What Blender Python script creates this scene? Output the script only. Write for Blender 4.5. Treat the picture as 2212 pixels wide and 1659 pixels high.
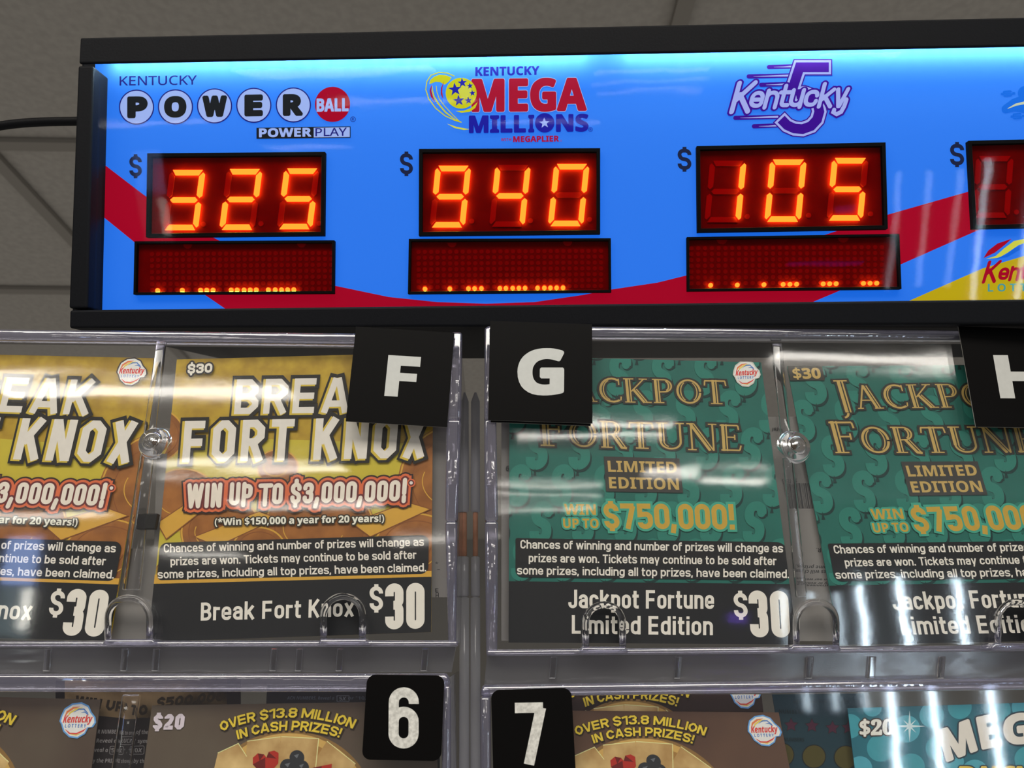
import bpy, math, random, os
from mathutils import Vector, Matrix
from mathutils.geometry import tessellate_polygon

# ------------------------------------------------------------------ scene
SC = bpy.context.scene
for _o in list(bpy.data.objects):
    bpy.data.objects.remove(_o)
COL = SC.collection
RND = random.Random(7)

FX, CX, CY = 1661.0, 1106.0, 829.5      # focal length and centre of the 2212 x 1659 frame
PITCH = math.radians(21.4)
CAMZ = 1.60
CEIL = CAMZ + 0.97

# ------------------------------------------------------------------ camera, world, lights, exposure
cam = bpy.data.cameras.new('camera')
cam.sensor_width = 36.0
cam.lens = 36.0 * FX / 2212.0
cam.clip_start = 0.01
cam.dof.use_dof = True
cam.dof.focus_distance = 0.372
cam.dof.aperture_fstop = 20.0
camo = bpy.data.objects.new('camera', cam)
COL.objects.link(camo)
camo.location = (0, 0, CAMZ)
camo.rotation_euler = (math.pi / 2 + PITCH, 0, 0)
SC.camera = camo

SC.view_settings.view_transform = 'Standard'
SC.view_settings.look = 'None'
SC.view_settings.exposure = 0.0
SC.view_settings.gamma = 1.0
SC.view_settings.use_curve_mapping = False
SC.cycles.max_bounces = 10
SC.cycles.transparent_max_bounces = 24
SC.cycles.transmission_bounces = 8
SC.cycles.glossy_bounces = 4
SC.cycles.diffuse_bounces = 3
SC.cycles.use_adaptive_sampling = True
SC.cycles.adaptive_threshold = 0.02
SC.cycles.sample_clamp_indirect = 4.0
SC.cycles.blur_glossy = 0.6

W = bpy.data.worlds.new('store_air')
SC.world = W
W.use_nodes = True
W.node_tree.nodes['Background'].inputs['Color'].default_value = (1.0, 0.96, 0.90, 1)
# the store around: dim at eye level, more light thrown back up from the pale floor
_tc = W.node_tree.nodes.new('ShaderNodeTexCoord')
_sx = W.node_tree.nodes.new('ShaderNodeSeparateXYZ')
_mr = W.node_tree.nodes.new('ShaderNodeMapRange')
_mr.inputs['From Min'].default_value = -0.12
_mr.inputs['From Max'].default_value = -0.45
_mr.inputs['To Min'].default_value = 0.10
_mr.inputs['To Max'].default_value = 0.31
W.node_tree.links.new(_tc.outputs['Generated'], _sx.inputs[0])
W.node_tree.links.new(_sx.outputs['Z'], _mr.inputs['Value'])
W.node_tree.links.new(_mr.outputs['Result'], W.node_tree.nodes['Background'].inputs['Strength'])


def area(name, loc, direction, sx, sy, radiance, color=(1, 1, 1), up=(0, 0, 1)):
    """A lamp with the given radiance; direction is where it shines."""
    li = bpy.data.lights.new(name, 'AREA')
    li.shape = 'RECTANGLE'
    li.size, li.size_y = sx, sy
    li.energy = radiance * math.pi * sx * sy
    li.color = color
    o = bpy.data.objects.new(name, li)
    COL.objects.link(o)
    z = -Vector(direction).normalized()
    x = Vector(up).cross(z)
    if x.length < 1e-4:
        x = Vector((1, 0, 0))
    x.normalize()
    y = z.cross(x)
    o.matrix_world = Matrix.Translation(loc) @ Matrix((x, y, z)).transposed().to_4x4()
    return o


WARM = (1.0, 0.95, 0.86)
# unseen overhead lamp, added above and behind the photographer, does most of the lighting
area('added_overhead_lamp', (-0.25, -0.75, CEIL - 0.02), (0, 0, -1), 2.2, 0.7, 7.6, WARM, up=(0, 1, 0))
# ceiling fixtures farther back in the store (their streaks show in the clear covers)
for nx, ny, sx, sy, L in [(-1.40, -2.50, 1.22, .26, 11), (-1.44, -4.33, 1.22, .34, 9), (-1.42, -6.10, 1.3, .30, 9), (-4.2, -7.2, 1.22, .5, 9),
                          (-4.4, -12.5, 1.3, 1.2, 8), (-0.3, -9.0, 1.3, .5, 8), (0.60, -3.02, .80, .13, 11), (0.64, -3.38, .80, .11, 11), (1.30, -4.20, .34, .22, 12),
                          (1.76, -4.36, .44, .22, 12), (0.56, -4.80, .75, .14, 9), (0.60, -5.40, .85, .14, 8), (0.66, -6.1, .85, .2, 8), (1.50, -1.98, .78, .14, 10)]:
    area('ceiling_fixture', (nx, ny, CEIL - 0.03), (0, 0, -1), sx, sy, L, WARM, up=(0, 1, 0))
# a bluish shop window and purple neon tubes across the store
area('window_light', (-3.67, -6.0, 2.03), (0, 1, 0), .27, .37, 5.0, (0.36, 0.52, 1.0))
area('window_light', (-3.67, -6.0, 1.62), (0, 1, 0), .27, .42, 1.2, (0.5, 0.72, 0.8))
area('window_light', (-3.57, -5.98, 1.64), (0, 1, 0), .08, .34, 9.0, (1.0, 0.96, 0.85))
area('neon_tube', (2.15, -6.0, 1.13), (0, 1, 0), .62, .035, 2.2, (0.25, 0.06, 1.0))
area('neon_tube', (2.28, -6.0, 1.56), (0, 1, 0), .16, .07, 2.2, (0.25, 0.10, 1.0))
# lit uprights of the drink coolers along the far wall behind the photographer
for lx, L, z0, z1 in ((2.69, 10, .9, 1.84), (2.93, 10, .9, 1.84), (3.17, 10, .9, 1.84), (3.38, 32, .3, 1.93), (3.74, 34, .3, 1.93), (4.24, 34, .3, 1.93)):
    area('cooler_lamp', (lx, -6.0, (z0 + z1) / 2), (0, 1, 0), .045, z1 - z0, L, (0.72, 0.88, 1.0))


# ------------------------------------------------------------------ frames: pixels of the photograph -> points on real planes
def cam_rot(a, b, c):
    a, b, c = (math.radians(v) for v in (a, b, c))
    return Matrix.Rotation(c, 3, 'Z') @ Matrix.Rotation(b, 3, 'Y') @ Matrix.Rotation(a, 3, 'X')


M_CAM = camo.rotation_euler.to_matrix() @ Matrix(((1, 0, 0), (0, -1, 0), (0, 0, -1)))
ORG = Vector((0, 0, CAMZ))


def ray(px, py):
    return M_CAM @ Vector(((px - CX) / FX, (py - CY) / FX, 1.0))


class Plane:
    """A flat surface at a real distance; n points back to the viewer."""
    def __init__(self, a, b, c, px, py, dist):
        r = cam_rot(a, b, c)
        self.u = M_CAM @ r.col[0]
        self.v = M_CAM @ r.col[1]
        self.n = -(M_CAM @ r.col[2])
        self.p = ORG + ray(px, py) * dist

    def at(self, px, py, off=0.0):
        d = ray(px, py)
        t = (self.p + self.n * off - ORG).dot(self.n) / d.dot(self.n)
        return ORG + d * t


SIGN = Plane(-3.4, 2.3, -0.1, 1106, 400, 0.400)
UPP = Plane(-19.0, -1.6, 0.35, 1030, 1050, 0.352)
LOW = Plane(-19.0, -1.4, -0.3, 1030, 1600, 0.305)


# ------------------------------------------------------------------ materials
def lin(c):
    out = []
    for v in c:
        v = v / 255.0
        out.append(v / 12.92 if v <= 0.04045 else ((v + 0.055) / 1.055) ** 2.4)
    return out


MATS = {}


def nodes(name):
    m = bpy.data.materials.new(name)
    m.use_nodes = True
    nt = m.node_tree
    return m, nt, nt.nodes['Principled BSDF']


def solid(name, rgb, rough=0.5, k=0.72, spec=0.3, vary=0.0, scale=60.0, rgb2=None, metallic=0.0, bump=0.0, coords='Object'):
    """A plain surface; rgb is its colour under the shop light; a little noise keeps it from being dead flat."""
    if name in MATS:
        return MATS[name]
    m, nt, b = nodes(name)
    c = [min(0.92, v / k) for v in lin(rgb)]
    b.inputs['Base Color'].default_value = (*c, 1)
    b.inputs['Roughness'].default_value = rough
    b.inputs['Metallic'].default_value = metallic
    b.inputs['Specular IOR Level'].default_value = spec
    tc = nt.nodes.new('ShaderNodeTexCoord')
    nz = nt.nodes.new('ShaderNodeTexNoise')
    nz.inputs['Scale'].default_value = scale
    nz.inputs['Detail'].default_value = 5
    nt.links.new(tc.outputs[coords], nz.inputs['Vector'])
    if vary or rgb2:
        c2 = [min(0.92, v / k) for v in lin(rgb2)] if rgb2 else [v * (1 - vary) for v in c]
        mx = nt.nodes.new('ShaderNodeMix')
        mx.data_type = 'RGBA'
        cr = nt.nodes.new('ShaderNodeMapRange')
        cr.inputs['From Min'].default_value = 0.35
        cr.inputs['From Max'].default_value = 0.65
        nt.links.new(nz.outputs['Fac'], cr.inputs['Value'])
        nt.links.new(cr.outputs['Result'], mx.inputs['Factor'])
        mx.inputs['A'].default_value = (*c, 1)
        mx.inputs['B'].default_value = (*c2, 1)
        nt.links.new(mx.outputs['Result'], b.inputs['Base Color'])
    if bump:
        bp = nt.nodes.new('ShaderNodeBump')
        bp.inputs['Strength'].default_value = bump
        bp.inputs['Distance'].default_value = 0.001
        nt.links.new(nz.outputs['Fac'], bp.inputs['Height'])
        nt.links.new(bp.outputs['Normal'], b.inputs['Normal'])
    MATS[name] = m
    return m


def ink(rgb, rough=0.55):
    """Printing ink on a ticket or a card."""
    return solid('ink_%02x%02x%02x' % tuple(int(v) for v in rgb), rgb, rough, vary=0.05, scale=400)


def glow_ink(rgb, diff=None, e=1.0):
    """Ink of the backlit sign face: gives off its own colour and takes light from the lamp strip."""
    name = 'backlit_%02x%02x%02x' % tuple(int(v) for v in rgb)
    if name in MATS:
        return MATS[name]
    m, nt, b = nodes(name)
    c = lin(rgb)
    b.inputs['Base Color'].default_value = (*(diff or [min(0.8, v * 0.35 + 0.005) for v in c]), 1)
    b.inputs['Roughness'].default_value = 0.7
    b.inputs['Specular IOR Level'].default_value = 0.0
    b.inputs['Emission Color'].default_value = (*c, 1)
    b.inputs['Emission Strength'].default_value = e
    MATS[name] = m
    return m


def emit(name, rgbl, strength=1.0):
    if name in MATS:
        return MATS[name]
    m, nt, b = nodes(name)
    b.inputs['Base Color'].default_value = (0.02, 0.005, 0.005, 1)
    b.inputs['Specular IOR Level'].default_value = 0.0
    b.inputs['Emission Color'].default_value = (*rgbl, 1)
    b.inputs['Emission Strength'].default_value = strength
    MATS[name] = m
    return m


def clear_sheet(name, tint=(0.95, 0.95, 0.96), ior=1.49, rough=0.02, bump=0.0, scale=(40, 160, 40), gain=1.0, haze=0.0, dist=0.0006, bump2=0.0, hcol=(0.75, 0.75, 0.8)):
    """A thin clear sheet: lets light straight through, mirrors a little by Fresnel, its surface slightly wavy."""
    m = bpy.data.materials.new(name)
    m.use_nodes = True
    nt = m.node_tree
    nt.nodes.clear()
    out = nt.nodes.new('ShaderNodeOutputMaterial')
    tr = nt.nodes.new('ShaderNodeBsdfTransparent')
    tr.inputs['Color'].default_value = (*tint, 1)
    gl = nt.nodes.new('ShaderNodeBsdfGlossy')
    gl.inputs['Roughness'].default_value = rough
    # Schlick reflectance, alike from both sides of the sheet
    ge = nt.nodes.new('ShaderNodeNewGeometry')
    dt = nt.nodes.new('ShaderNodeVectorMath')
    dt.operation = 'DOT_PRODUCT'
    nt.links.new(ge.outputs['Incoming'], dt.inputs[0])
    nt.links.new(ge.outputs['Normal'], dt.inputs[1])
    last = dt.outputs['Value']
    f0 = ((ior - 1) / (ior + 1)) ** 2
    for op, val, swap in (('ABSOLUTE', 0, 0), ('SUBTRACT', 1.0, 1), ('POWER', 5.0, 0), ('MULTIPLY', 1 - f0, 0), ('ADD', f0, 0)):
        fr = nt.nodes.new('ShaderNodeMath')
        fr.operation = op
        fr.inputs[1 - swap].default_value = val
        nt.links.new(last, fr.inputs[1 if swap else 0])
        last = fr.outputs[0]
    mu = nt.nodes.new('ShaderNodeMath')
    mu.operation = 'MULTIPLY'
    mu.use_clamp = True
    mu.inputs[1].default_value = gain
    mix = nt.nodes.new('ShaderNodeMixShader')
    nt.links.new(fr.outputs[0], mu.inputs[0])
    nt.links.new(mu.outputs[0], mix.inputs[0])
    nt.links.new(tr.outputs[0], mix.inputs[1])
    nt.links.new(gl.outputs[0], mix.inputs[2])
    last = mix
    if haze:
        df = nt.nodes.new('ShaderNodeBsdfDiffuse')
        df.inputs['Color'].default_value = (*hcol, 1)
        m2 = nt.nodes.new('ShaderNodeMixShader')
        m2.inputs[0].default_value = haze
        nt.links.new(mix.outputs[0], m2.inputs[1])
        nt.links.new(df.outputs[0], m2.inputs[2])
        last = m2
    if bump:
        tc = nt.nodes.new('ShaderNodeTexCoord')
        mp = nt.nodes.new('ShaderNodeMapping')
        mp.inputs['Scale'].default_value = scale
        nz = nt.nodes.new('ShaderNodeTexNoise')
        nz.inputs['Scale'].default_value = 1.0
        nz.inputs['Detail'].default_value = 2.0
        nt.links.new(tc.outputs['Object'], mp.inputs[0])
        nt.links.new(mp.outputs[0], nz.inputs['Vector'])
        bp = nt.nodes.new('ShaderNodeBump')
        bp.inputs['Strength'].default_value = bump
        bp.inputs['Distance'].default_value = dist
        nt.links.new(nz.outputs['Fac'], bp.inputs['Height'])
        nrm = bp
        if bump2:
            nz2 = nt.nodes.new('ShaderNodeTexNoise')
            nz2.inputs['Scale'].default_value = 420.0
            nz2.inputs['Detail'].default_value = 2.0
            nt.links.new(tc.outputs['Object'], nz2.inputs['Vector'])
            b2 = nt.nodes.new('ShaderNodeBump')
            b2.inputs['Strength'].default_value = bump2
            b2.inputs['Distance'].default_value = 0.00005
            nt.links.new(nz2.outputs['Fac'], b2.inputs['Height'])
            nt.links.new(bp.outputs[0], b2.inputs['Normal'])
            nrm = b2
        nt.links.new(nrm.outputs[0], gl.inputs['Normal'])
    nt.links.new(last.outputs[0], out.inputs[0])
    MATS[name] = m
    return m


def glass(name, color=(0.93, 0.93, 0.99), rough=0.03, bump=0.15, scale=220.0):
    """Solid clear plastic of the rims, lips and knobs."""
    m, nt, b = nodes(name)
    b.inputs['Base Color'].default_value = (*color, 1)
    b.inputs['Roughness'].default_value = rough
    b.inputs['IOR'].default_value = 1.49
    b.inputs['Transmission Weight'].default_value = 1.0
    tc = nt.nodes.new('ShaderNodeTexCoord')
    nz = nt.nodes.new('ShaderNodeTexNoise')
    nz.inputs['Scale'].default_value = scale
    nt.links.new(tc.outputs['Object'], nz.inputs['Vector'])
    bp = nt.nodes.new('ShaderNodeBump')
    bp.inputs['Strength'].default_value = bump
    bp.inputs['Distance'].default_value = 0.0006
    nt.links.new(nz.outputs['Fac'], bp.inputs['Height'])
    nt.links.new(bp.outputs[0], b.inputs['Normal'])
    MATS[name] = m
    return m


# ------------------------------------------------------------------ mesh builder and object tags
class MB:
    def __init__(self):
        self.v, self.f, self.m, self.mats = [], [], [], []

    def mi(self, mat):
        if mat not in self.mats:
            self.mats.append(mat)
        return self.mats.index(mat)

    def poly(self, pts, mat):
        k = len(self.v)
        self.v += [tuple(p) for p in pts]
        self.f.append(tuple(range(k, k + len(pts))))
        self.m.append(self.mi(mat))

    def add(self, verts, faces, mat):
        k = len(self.v)
        self.v += [tuple(p) for p in verts]
        i = self.mi(mat)
        for f in faces:
            self.f.append(tuple(k + j for j in f))
            self.m.append(i)

    def slab(self, back, front, mat):
        """Closed solid between two matching rings of points."""
        n = len(front)
        faces = [tuple(range(n, 2 * n)), tuple(reversed(range(n)))]
        for i in range(n):
            j = (i + 1) % n
            faces.append((i, j, n + j, n + i))
        self.add(list(back) + list(front), faces, mat)

    def build(self, name, parent=None, bevel=0.0, smooth=False, seg=3):
        me = bpy.data.meshes.new(name)
        lo = [min(p[i] for p in self.v) for i in range(3)]
        hi = [max(p[i] for p in self.v) for i in range(3)]
        c = Vector([(lo[i] + hi[i]) / 2 for i in range(3)])
        me.from_pydata([Vector(p) - c for p in self.v], [], self.f)
        for m in self.mats:
            me.materials.append(m)
        me.polygons.foreach_set('material_index', self.m)
        if smooth:
            me.polygons.foreach_set('use_smooth', [True] * len(self.f))
        me.update()
        o = bpy.data.objects.new(name, me)
        COL.objects.link(o)
        pl = Vector((0, 0, 0))
        q = parent
        while q:
            pl += q.location
            q = q.parent
        o.parent = parent
        o.location = c - pl
        if bevel:
            bm = o.modifiers.new('edge', 'BEVEL')
            bm.width = bevel
            bm.segments = seg
            bm.limit_method = 'ANGLE'
            bm.angle_limit = math.radians(40)
        return o


def empty(name, loc):
    o = bpy.data.objects.new(name, None)
    COL.objects.link(o)
    o.location = loc
    o.empty_display_size = 0.02
    return o


def tag(o, label=None, cat=None, group=None, kind=None):
    if label:
        o['label'] = label
    if cat:
        o['category'] = cat
    if group:
        o['group'] = group
    if kind:
        o['kind'] = kind
    return o


# ------------------------------------------------------------------ lettering
FONT = None
try:
    _d = bpy.utils.system_resource('DATAFILES', path='fonts')
    for _n in sorted(os.listdir(_d)):
        if _n.startswith('NotoSansMath'):
            FONT = bpy.data.fonts.load(os.path.join(_d, _n))      # a font that ships inside Blender itself
except Exception:
    FONT = None
FACE = {'bold': (0x1D5D4, 0x1D5EE, 0x1D7EC), 'light': (0x1D5A0, 0x1D5BA, 0x1D7E2), 'serif': (0x1D400, 0x1D41A, 0x1D7CE),
        'bolditalic': (0x1D63C, 0x1D656, 0x1D7EC), 'plain': (None, None, None)}
GC = {}


CAPH = {}


def cap_height(face):
    if face not in CAPH:
        U = FACE[face][0]
        cu = bpy.data.curves.new('lettering', 'FONT')
        cu.body = chr(U + 7) if (FONT and U) else 'H'
        if FONT:
            cu.font = FONT
        ob = bpy.data.objects.new('lettering', cu)
        me = ob.to_mesh()
        CAPH[face] = max(v.co.y for v in me.vertices) or 0.7
        ob.to_mesh_clear()
        bpy.data.objects.remove(ob)
        bpy.data.curves.remove(cu)
    return CAPH[face]


def face_text(s, face):
    """Outline lettering as (verts, faces): cap height 1, starting at x = 0; also its width."""
    key = (s, face)
    if key in GC:
        return GC[key]
    U, L, D = FACE[face]
    t = ''
    for ch in s:
        if FONT is None or U is None:
            t += ch
        elif 'A' <= ch <= 'Z':
            t += chr(U + ord(ch) - 65)
        elif 'a' <= ch <= 'z':
            t += chr(L + ord(ch) - 97)
        elif '0' <= ch <= '9':
            t += chr(D + ord(ch) - 48)
        else:
            t += ch
    cu = bpy.data.curves.new('lettering', 'FONT')
    cu.body = t
    cu.size = 1.0
    cu.resolution_u = 4
    if FONT:
        cu.font = FONT
    ob = bpy.data.objects.new('lettering', cu)
    me = ob.to_mesh()
    vs = [(v.co.x, v.co.y) for v in me.vertices]
    fs = [tuple(p.vertices) for p in me.polygons]
    ob.to_mesh_clear()
    bpy.data.objects.remove(ob)
    bpy.data.curves.remove(cu)
    cap = cap_height(face)
    x0 = min(v[0] for v in vs)
    x1 = max(v[0] for v in vs)
    vs = [((x - x0) / cap, y / cap) for x, y in vs]
    GC[key] = (vs, fs, (x1 - x0) / cap)
    return GC[key]


def rounded(pts, closed, chamfer=False, step=None):
    """A polyline whose corners (x, y, r) are rounded, or cut off straight."""
    n = len(pts)
    out = []
    for i, p in enumerate(pts):
        r = p[2] if len(p) > 2 else 0
        if r <= 0 or (not closed and i in (0, n - 1)):
            out.append((p[0], p[1]))
            continue
        a = pts[(i - 1) % n]
        b = pts[(i + 1) % n]
        va = (a[0] - p[0], a[1] - p[1])
        vb = (b[0] - p[0], b[1] - p[1])
        la = math.hypot(*va) or 1e-9
        lb = math.hypot(*vb) or 1e-9
        ra = min(r, la * (0.5 if len(a) > 2 and a[2] else 0.98))
        rb = min(r, lb * (0.5 if len(b) > 2 and b[2] else 0.98))
        ra = rb = min(ra, rb)
        if chamfer:
            ra = rb = ra * 0.75
        A = (p[0] + va[0] / la * ra, p[1] + va[1] / la * ra)
        B = (p[0] + vb[0] / lb * rb, p[1] + vb[1] / lb * rb)
        if chamfer:
            out += [A, B]
            continue
        k = 0.44                      # handles of a near-circular corner
        C = (p[0] + va[0] / la * ra * k, p[1] + va[1] / la * ra * k)
        Dd = (p[0] + vb[0] / lb * rb * k, p[1] + vb[1] / lb * rb * k)
        for j in range(8):
            t = j / 7
            w0, w1, w2, w3 = (1 - t) ** 3, 3 * t * (1 - t) ** 2, 3 * t * t * (1 - t), t ** 3
            out.append((w0 * A[0] + w1 * C[0] + w2 * Dd[0] + w3 * B[0], w0 * A[1] + w1 * C[1] + w2 * Dd[1] + w3 * B[1]))
    q = []
    for p in out:
        if not q or math.hypot(p[0] - q[-1][0], p[1] - q[-1][1]) > 1e-6:
            q.append(p)
    if closed and len(q) > 1 and math.hypot(q[0][0] - q[-1][0], q[0][1] - q[-1][1]) < 1e-6:
        q.pop()
    return q


def ribbon(pts, closed, w, ext=0.0, taper=None):
    """Quads of a band of width w along a polyline."""
    n = len(pts)
    P = [tuple(p[:2]) for p in pts]
    if ext and not closed and n > 1:
        def push(a, b):
            d = (a[0] - b[0], a[1] - b[1])
            l = math.hypot(*d) or 1e-9
            return (a[0] + d[0] / l * ext, a[1] + d[1] / l * ext)
        P[0], P[-1] = push(P[0], P[1]), push(P[-1], P[-2])
    L, Rr = [], []
    for i in range(n):
        a = P[(i - 1) % n] if (closed or i > 0) else None
        b = P[(i + 1) % n] if (closed or i < n - 1) else None
        p = P[i]
        ds = []
        if a:
            d = (p[0] - a[0], p[1] - a[1])
            l = math.hypot(*d) or 1e-9
            ds.append((d[0] / l, d[1] / l))
        if b:
            d = (b[0] - p[0], b[1] - p[1])
            l = math.hypot(*d) or 1e-9
            ds.append((d[0] / l, d[1] / l))
        if len(ds) == 2:
            t = (ds[0][0] + ds[1][0], ds[0][1] + ds[1][1])
            l = math.hypot(*t)
            if l < 1e-6:
                t, sc = ds[0], 1.0
            else:
                t = (t[0] / l, t[1] / l)
                cs = max(0.42, t[0] * ds[0][0] + t[1] * ds[0][1])
                sc = 1.0 / cs
        else:
            t, sc = ds[0], 1.0
        hw = w / 2 * sc * (taper[i] if taper else 1.0)
        L.append((p[0] - t[1] * hw, p[1] + t[0] * hw))
        Rr.append((p[0] + t[1] * hw, p[1] - t[0] * hw))
    qs = []
    for i in range(n if closed else n - 1):
        j = (i + 1) % n
        qs.append((L[i], Rr[i], Rr[j], L[j]))
    return qs


def glyph(ch, w, k=1.0):
    """Strokes of one condensed grotesque letter (cap height 1): [(points, closed)], and its width."""
    h = w / 2
    def dims(Wd):
        Wd = max(Wd * k, w * 2.05)
        return Wd, h, Wd - h, Wd / 2, (Wd - 2 * h) / 2
    Wd, l, r, c, R = dims(0.47)
    b, t, x, m = h, 1 - h, 0.75 - h, 0.5
    s = []
    if ch == ' ':
        return [], 0.20 * (0.5 + 0.5 * k)
    if ch in 'oec' or ch in 'abdghnpqusvxyz':
        Wd, l, r, c, R = dims(0.43)
    ring = lambda y0, y1: ([(l, y0, R), (l, y1, R), (r, y1, R), (r, y0, R)], True)
    if ch == 'A':
        Wd, l, r, c, R = dims(0.54)
        s = [([(l * .9, 0), (c - h * .25, 1)], 0), ([(Wd - l * .9, 0), (c + h * .25, 1)], 0), ([(c * .45, .27), (Wd - c * .45, .27)], 0)]
    elif ch == 'B':
        s = [([(l, b), (r, b, R), (r, m, R), (l, m)], 1), ([(l, m), (r - .03, m, R), (r - .03, t, R), (l, t)], 1)]
    elif ch == 'C':
        s = [([(r, .66), (r, t, R), (l, t, R), (l, b, R), (r, b, R), (r, .34)], 0)]
    elif ch == 'D':
        s = [([(l, b), (r, b, R), (r, t, R), (l, t)], 1)]
    elif ch == 'E':
        s = [([(r + h * .5, t), (l, t), (l, b), (r + h * .5, b)], 0), ([(l, m), (r + h * .2, m)], 0)]
    elif ch == 'F':
        s = [([(r + h * .5, t), (l, t), (l, 0)], 0), ([(l, m - .02), (r + h * .1, m - .02)], 0)]
    elif ch == 'G':
        s = [([(r, .68), (r, t, R), (l, t, R), (l, b, R), (r, b, R), (r, .46), (c, .46)], 0)]
    elif ch == 'H':
        s = [([(l, 0), (l, 1)], 0), ([(r, 0), (r, 1)], 0), ([(l, m), (r, m)], 0)]
    elif ch in 'Il':
        Wd = w * 1.12
        s = [([(Wd / 2, 0), (Wd / 2, 1)], 0)]
    elif ch == 'J':
        Wd, l, r, c, R = dims(0.42)
        s = [([(r, 1), (r, b, R), (l, b, R), (l, .32)], 0)]
    elif ch == 'K':
        Wd, l, r, c, R = dims(0.5)
        s = [([(l, 0), (l, 1)], 0), ([(r, 1), (l + h * .4, .40)], 0), ([(r + .01, 0), (l + w * .75, .60)], 0)]
    elif ch == 'L':
        Wd, l, r, c, R = dims(0.42)
        s = [([(l, 1), (l, b), (r + h * .6, b)], 0)]
    elif ch == 'M':
        Wd, l, r, c, R = dims(0.66)
        s = [([(l, 0), (l, 1)], 0), ([(r, 0), (r, 1)], 0), ([(l + h * .3, .99), (c, .12)], 0), ([(r - h * .3, .99), (c, .12)], 0)]
    elif ch == 'N':
        s = [([(l, 0), (l, 1)], 0), ([(r, 0), (r, 1)], 0), ([(l + h * .2, .98), (r - h * .2, .02)], 0)]
    elif ch in 'O0':
        s = [ring(b, t)]
    elif ch == 'P':
        s = [([(l, 0), (l, 1)], 0), ([(l, .42), (r, .42, R), (r, t, R), (l, t)], 0)]
    elif ch == 'R':
        s = [([(l, 0), (l, 1)], 0), ([(l, .46), (r, .46, R), (r, t, R), (l, t)], 0), ([(c, .46), (r + .01, 0)], 0)]
    elif ch in 'S$':
        s = [([(r, .70), (r, t, R), (l, t, R), (l, .55, R), (r, .45, R), (r, b, R), (l, b, R), (l, .30)], 0)]
        if ch == '$':
            s += [([(c, -.09), (c, .06)], 0), ([(c, .94), (c, 1.09)], 0)]
    elif ch == 'T':
        s = [([(0, t), (Wd, t)], 0), ([(c, 0), (c, 1 - h)], 0)]
    elif ch == 'U':
        s = [([(l, 1), (l, b, R), (r, b, R), (r, 1)], 0)]
    elif ch == 'V':
        s = [([(h * .9, 1), (c - h * .2, 0)], 0), ([(Wd - h * .9, 1), (c + h * .2, 0)], 0)]
    elif ch == 'W':
        Wd, l, r, c, R = dims(0.70)
        q = Wd * .28
        s = [([(h * .8, 1), (q, 0)], 0), ([(q, 0), (c, .98)], 0), ([(c, .98), (Wd - q, 0)], 0), ([(Wd - q, 0), (Wd - h * .8, 1)], 0)]
    elif ch == 'X':
        s = [([(h, 0), (Wd - h, 1)], 0), ([(h, 1), (Wd - h, 0)], 0)]
    elif ch == 'Y':
        s = [([(h, 1), (c, .45)], 0), ([(Wd - h, 1), (c, .45)], 0), ([(c, 0), (c, .5)], 0)]
    elif ch == 'Z':
        s = [([(0, t), (r, t), (l, b), (Wd, b)], 0)]
    elif ch == 'a':
        s = [([(l, x - .16), (l, x, R), (r, x, R), (r, 0)], 0), ([(r, .43), (l, .41, R), (l, b, R), (r, b, R), (r, .22)], 0)]
    elif ch == 'b':
        s = [([(l, 0), (l, 1)], 0), ring(b, x)]
    elif ch == 'c':
        s = [([(r, x - .17), (r, x, R), (l, x, R), (l, b, R), (r, b, R), (r, b + .17)], 0)]
    elif ch == 'd':
        s = [([(r, 0), (r, 1)], 0), ring(b, x)]
    elif ch == 'e':
        s = [([(r, b + .14), (r, b, R), (l, b, R), (l, x, R), (r, x, R), (r, .36), (l, .36)], 0)]
    elif ch == 'f':
        Wd, l, r, c, R = dims(0.29)
        a = h + .05
        s = [([(a, 0), (a, t, R), (Wd, t)], 0), ([(0, x), (Wd, x)], 0)]
    elif ch == 'g':
        s = [ring(b, x), ([(r, .75), (r, -.23 + h, R), (l, -.23 + h, R), (l, -.08)], 0)]
    elif ch in 'hn':
        s = [([(l, 0), (l, 1 if ch == 'h' else .75)], 0), ([(l, .35), (l, x, R), (r, x, R), (r, 0)], 0)]
    elif ch in 'ij':
        Wd = w * 1.12
        s = [([(Wd / 2, 0), (Wd / 2, .75)], 0), ([(Wd / 2, .85), (Wd / 2, 1)], 0)]
    elif ch == 'k':
        Wd, l, r, c, R = dims(0.45)
        s = [([(l, 0), (l, 1)], 0), ([(r, .75), (l + h * .4, .30)], 0), ([(r + .02, 0), (l + w * .8, .45)], 0)]
    elif ch == 'm':
        Wd, l, r, c, R = dims(0.67)
        R = (c - l) / 2
        s = [([(l, 0), (l, .75)], 0), ([(l, .35), (l, x, R), (c, x, R), (c, 0)], 0), ([(c, .35), (c, x, R), (r, x, R), (r, 0)], 0)]
    elif ch == 'o':
        s = [ring(b, x)]
    elif ch == 'p':
        s = [([(l, -.23), (l, .75)], 0), ring(b, x)]
    elif ch == 'q':
        s = [([(r, -.23), (r, .75)], 0), ring(b, x)]
    elif ch == 'r':
        Wd, l, r, c, R = dims(0.30)
        s = [([(l, 0), (l, .75)], 0), ([(l, .40), (l, x - .02, .12), (Wd, x - .02)], 0)]
    elif ch == 's':
        s = [([(r, x - .13), (r, x, R), (l, x, R), (l, .42, R), (r, .33, R), (r, b, R), (l, b, R), (l, b + .13)], 0)]
    elif ch == 't':
        Wd, l, r, c, R = dims(0.29)
        a = h + .06
        s = [([(a, .95), (a, b, R), (Wd, b)], 0), ([(0, x), (Wd, x)], 0)]
    elif ch == 'u':
        s = [([(l, .75), (l, b, R), (r, b, R), (r, .40)], 0), ([(r, 0), (r, .75)], 0)]
    elif ch == 'v':
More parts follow.
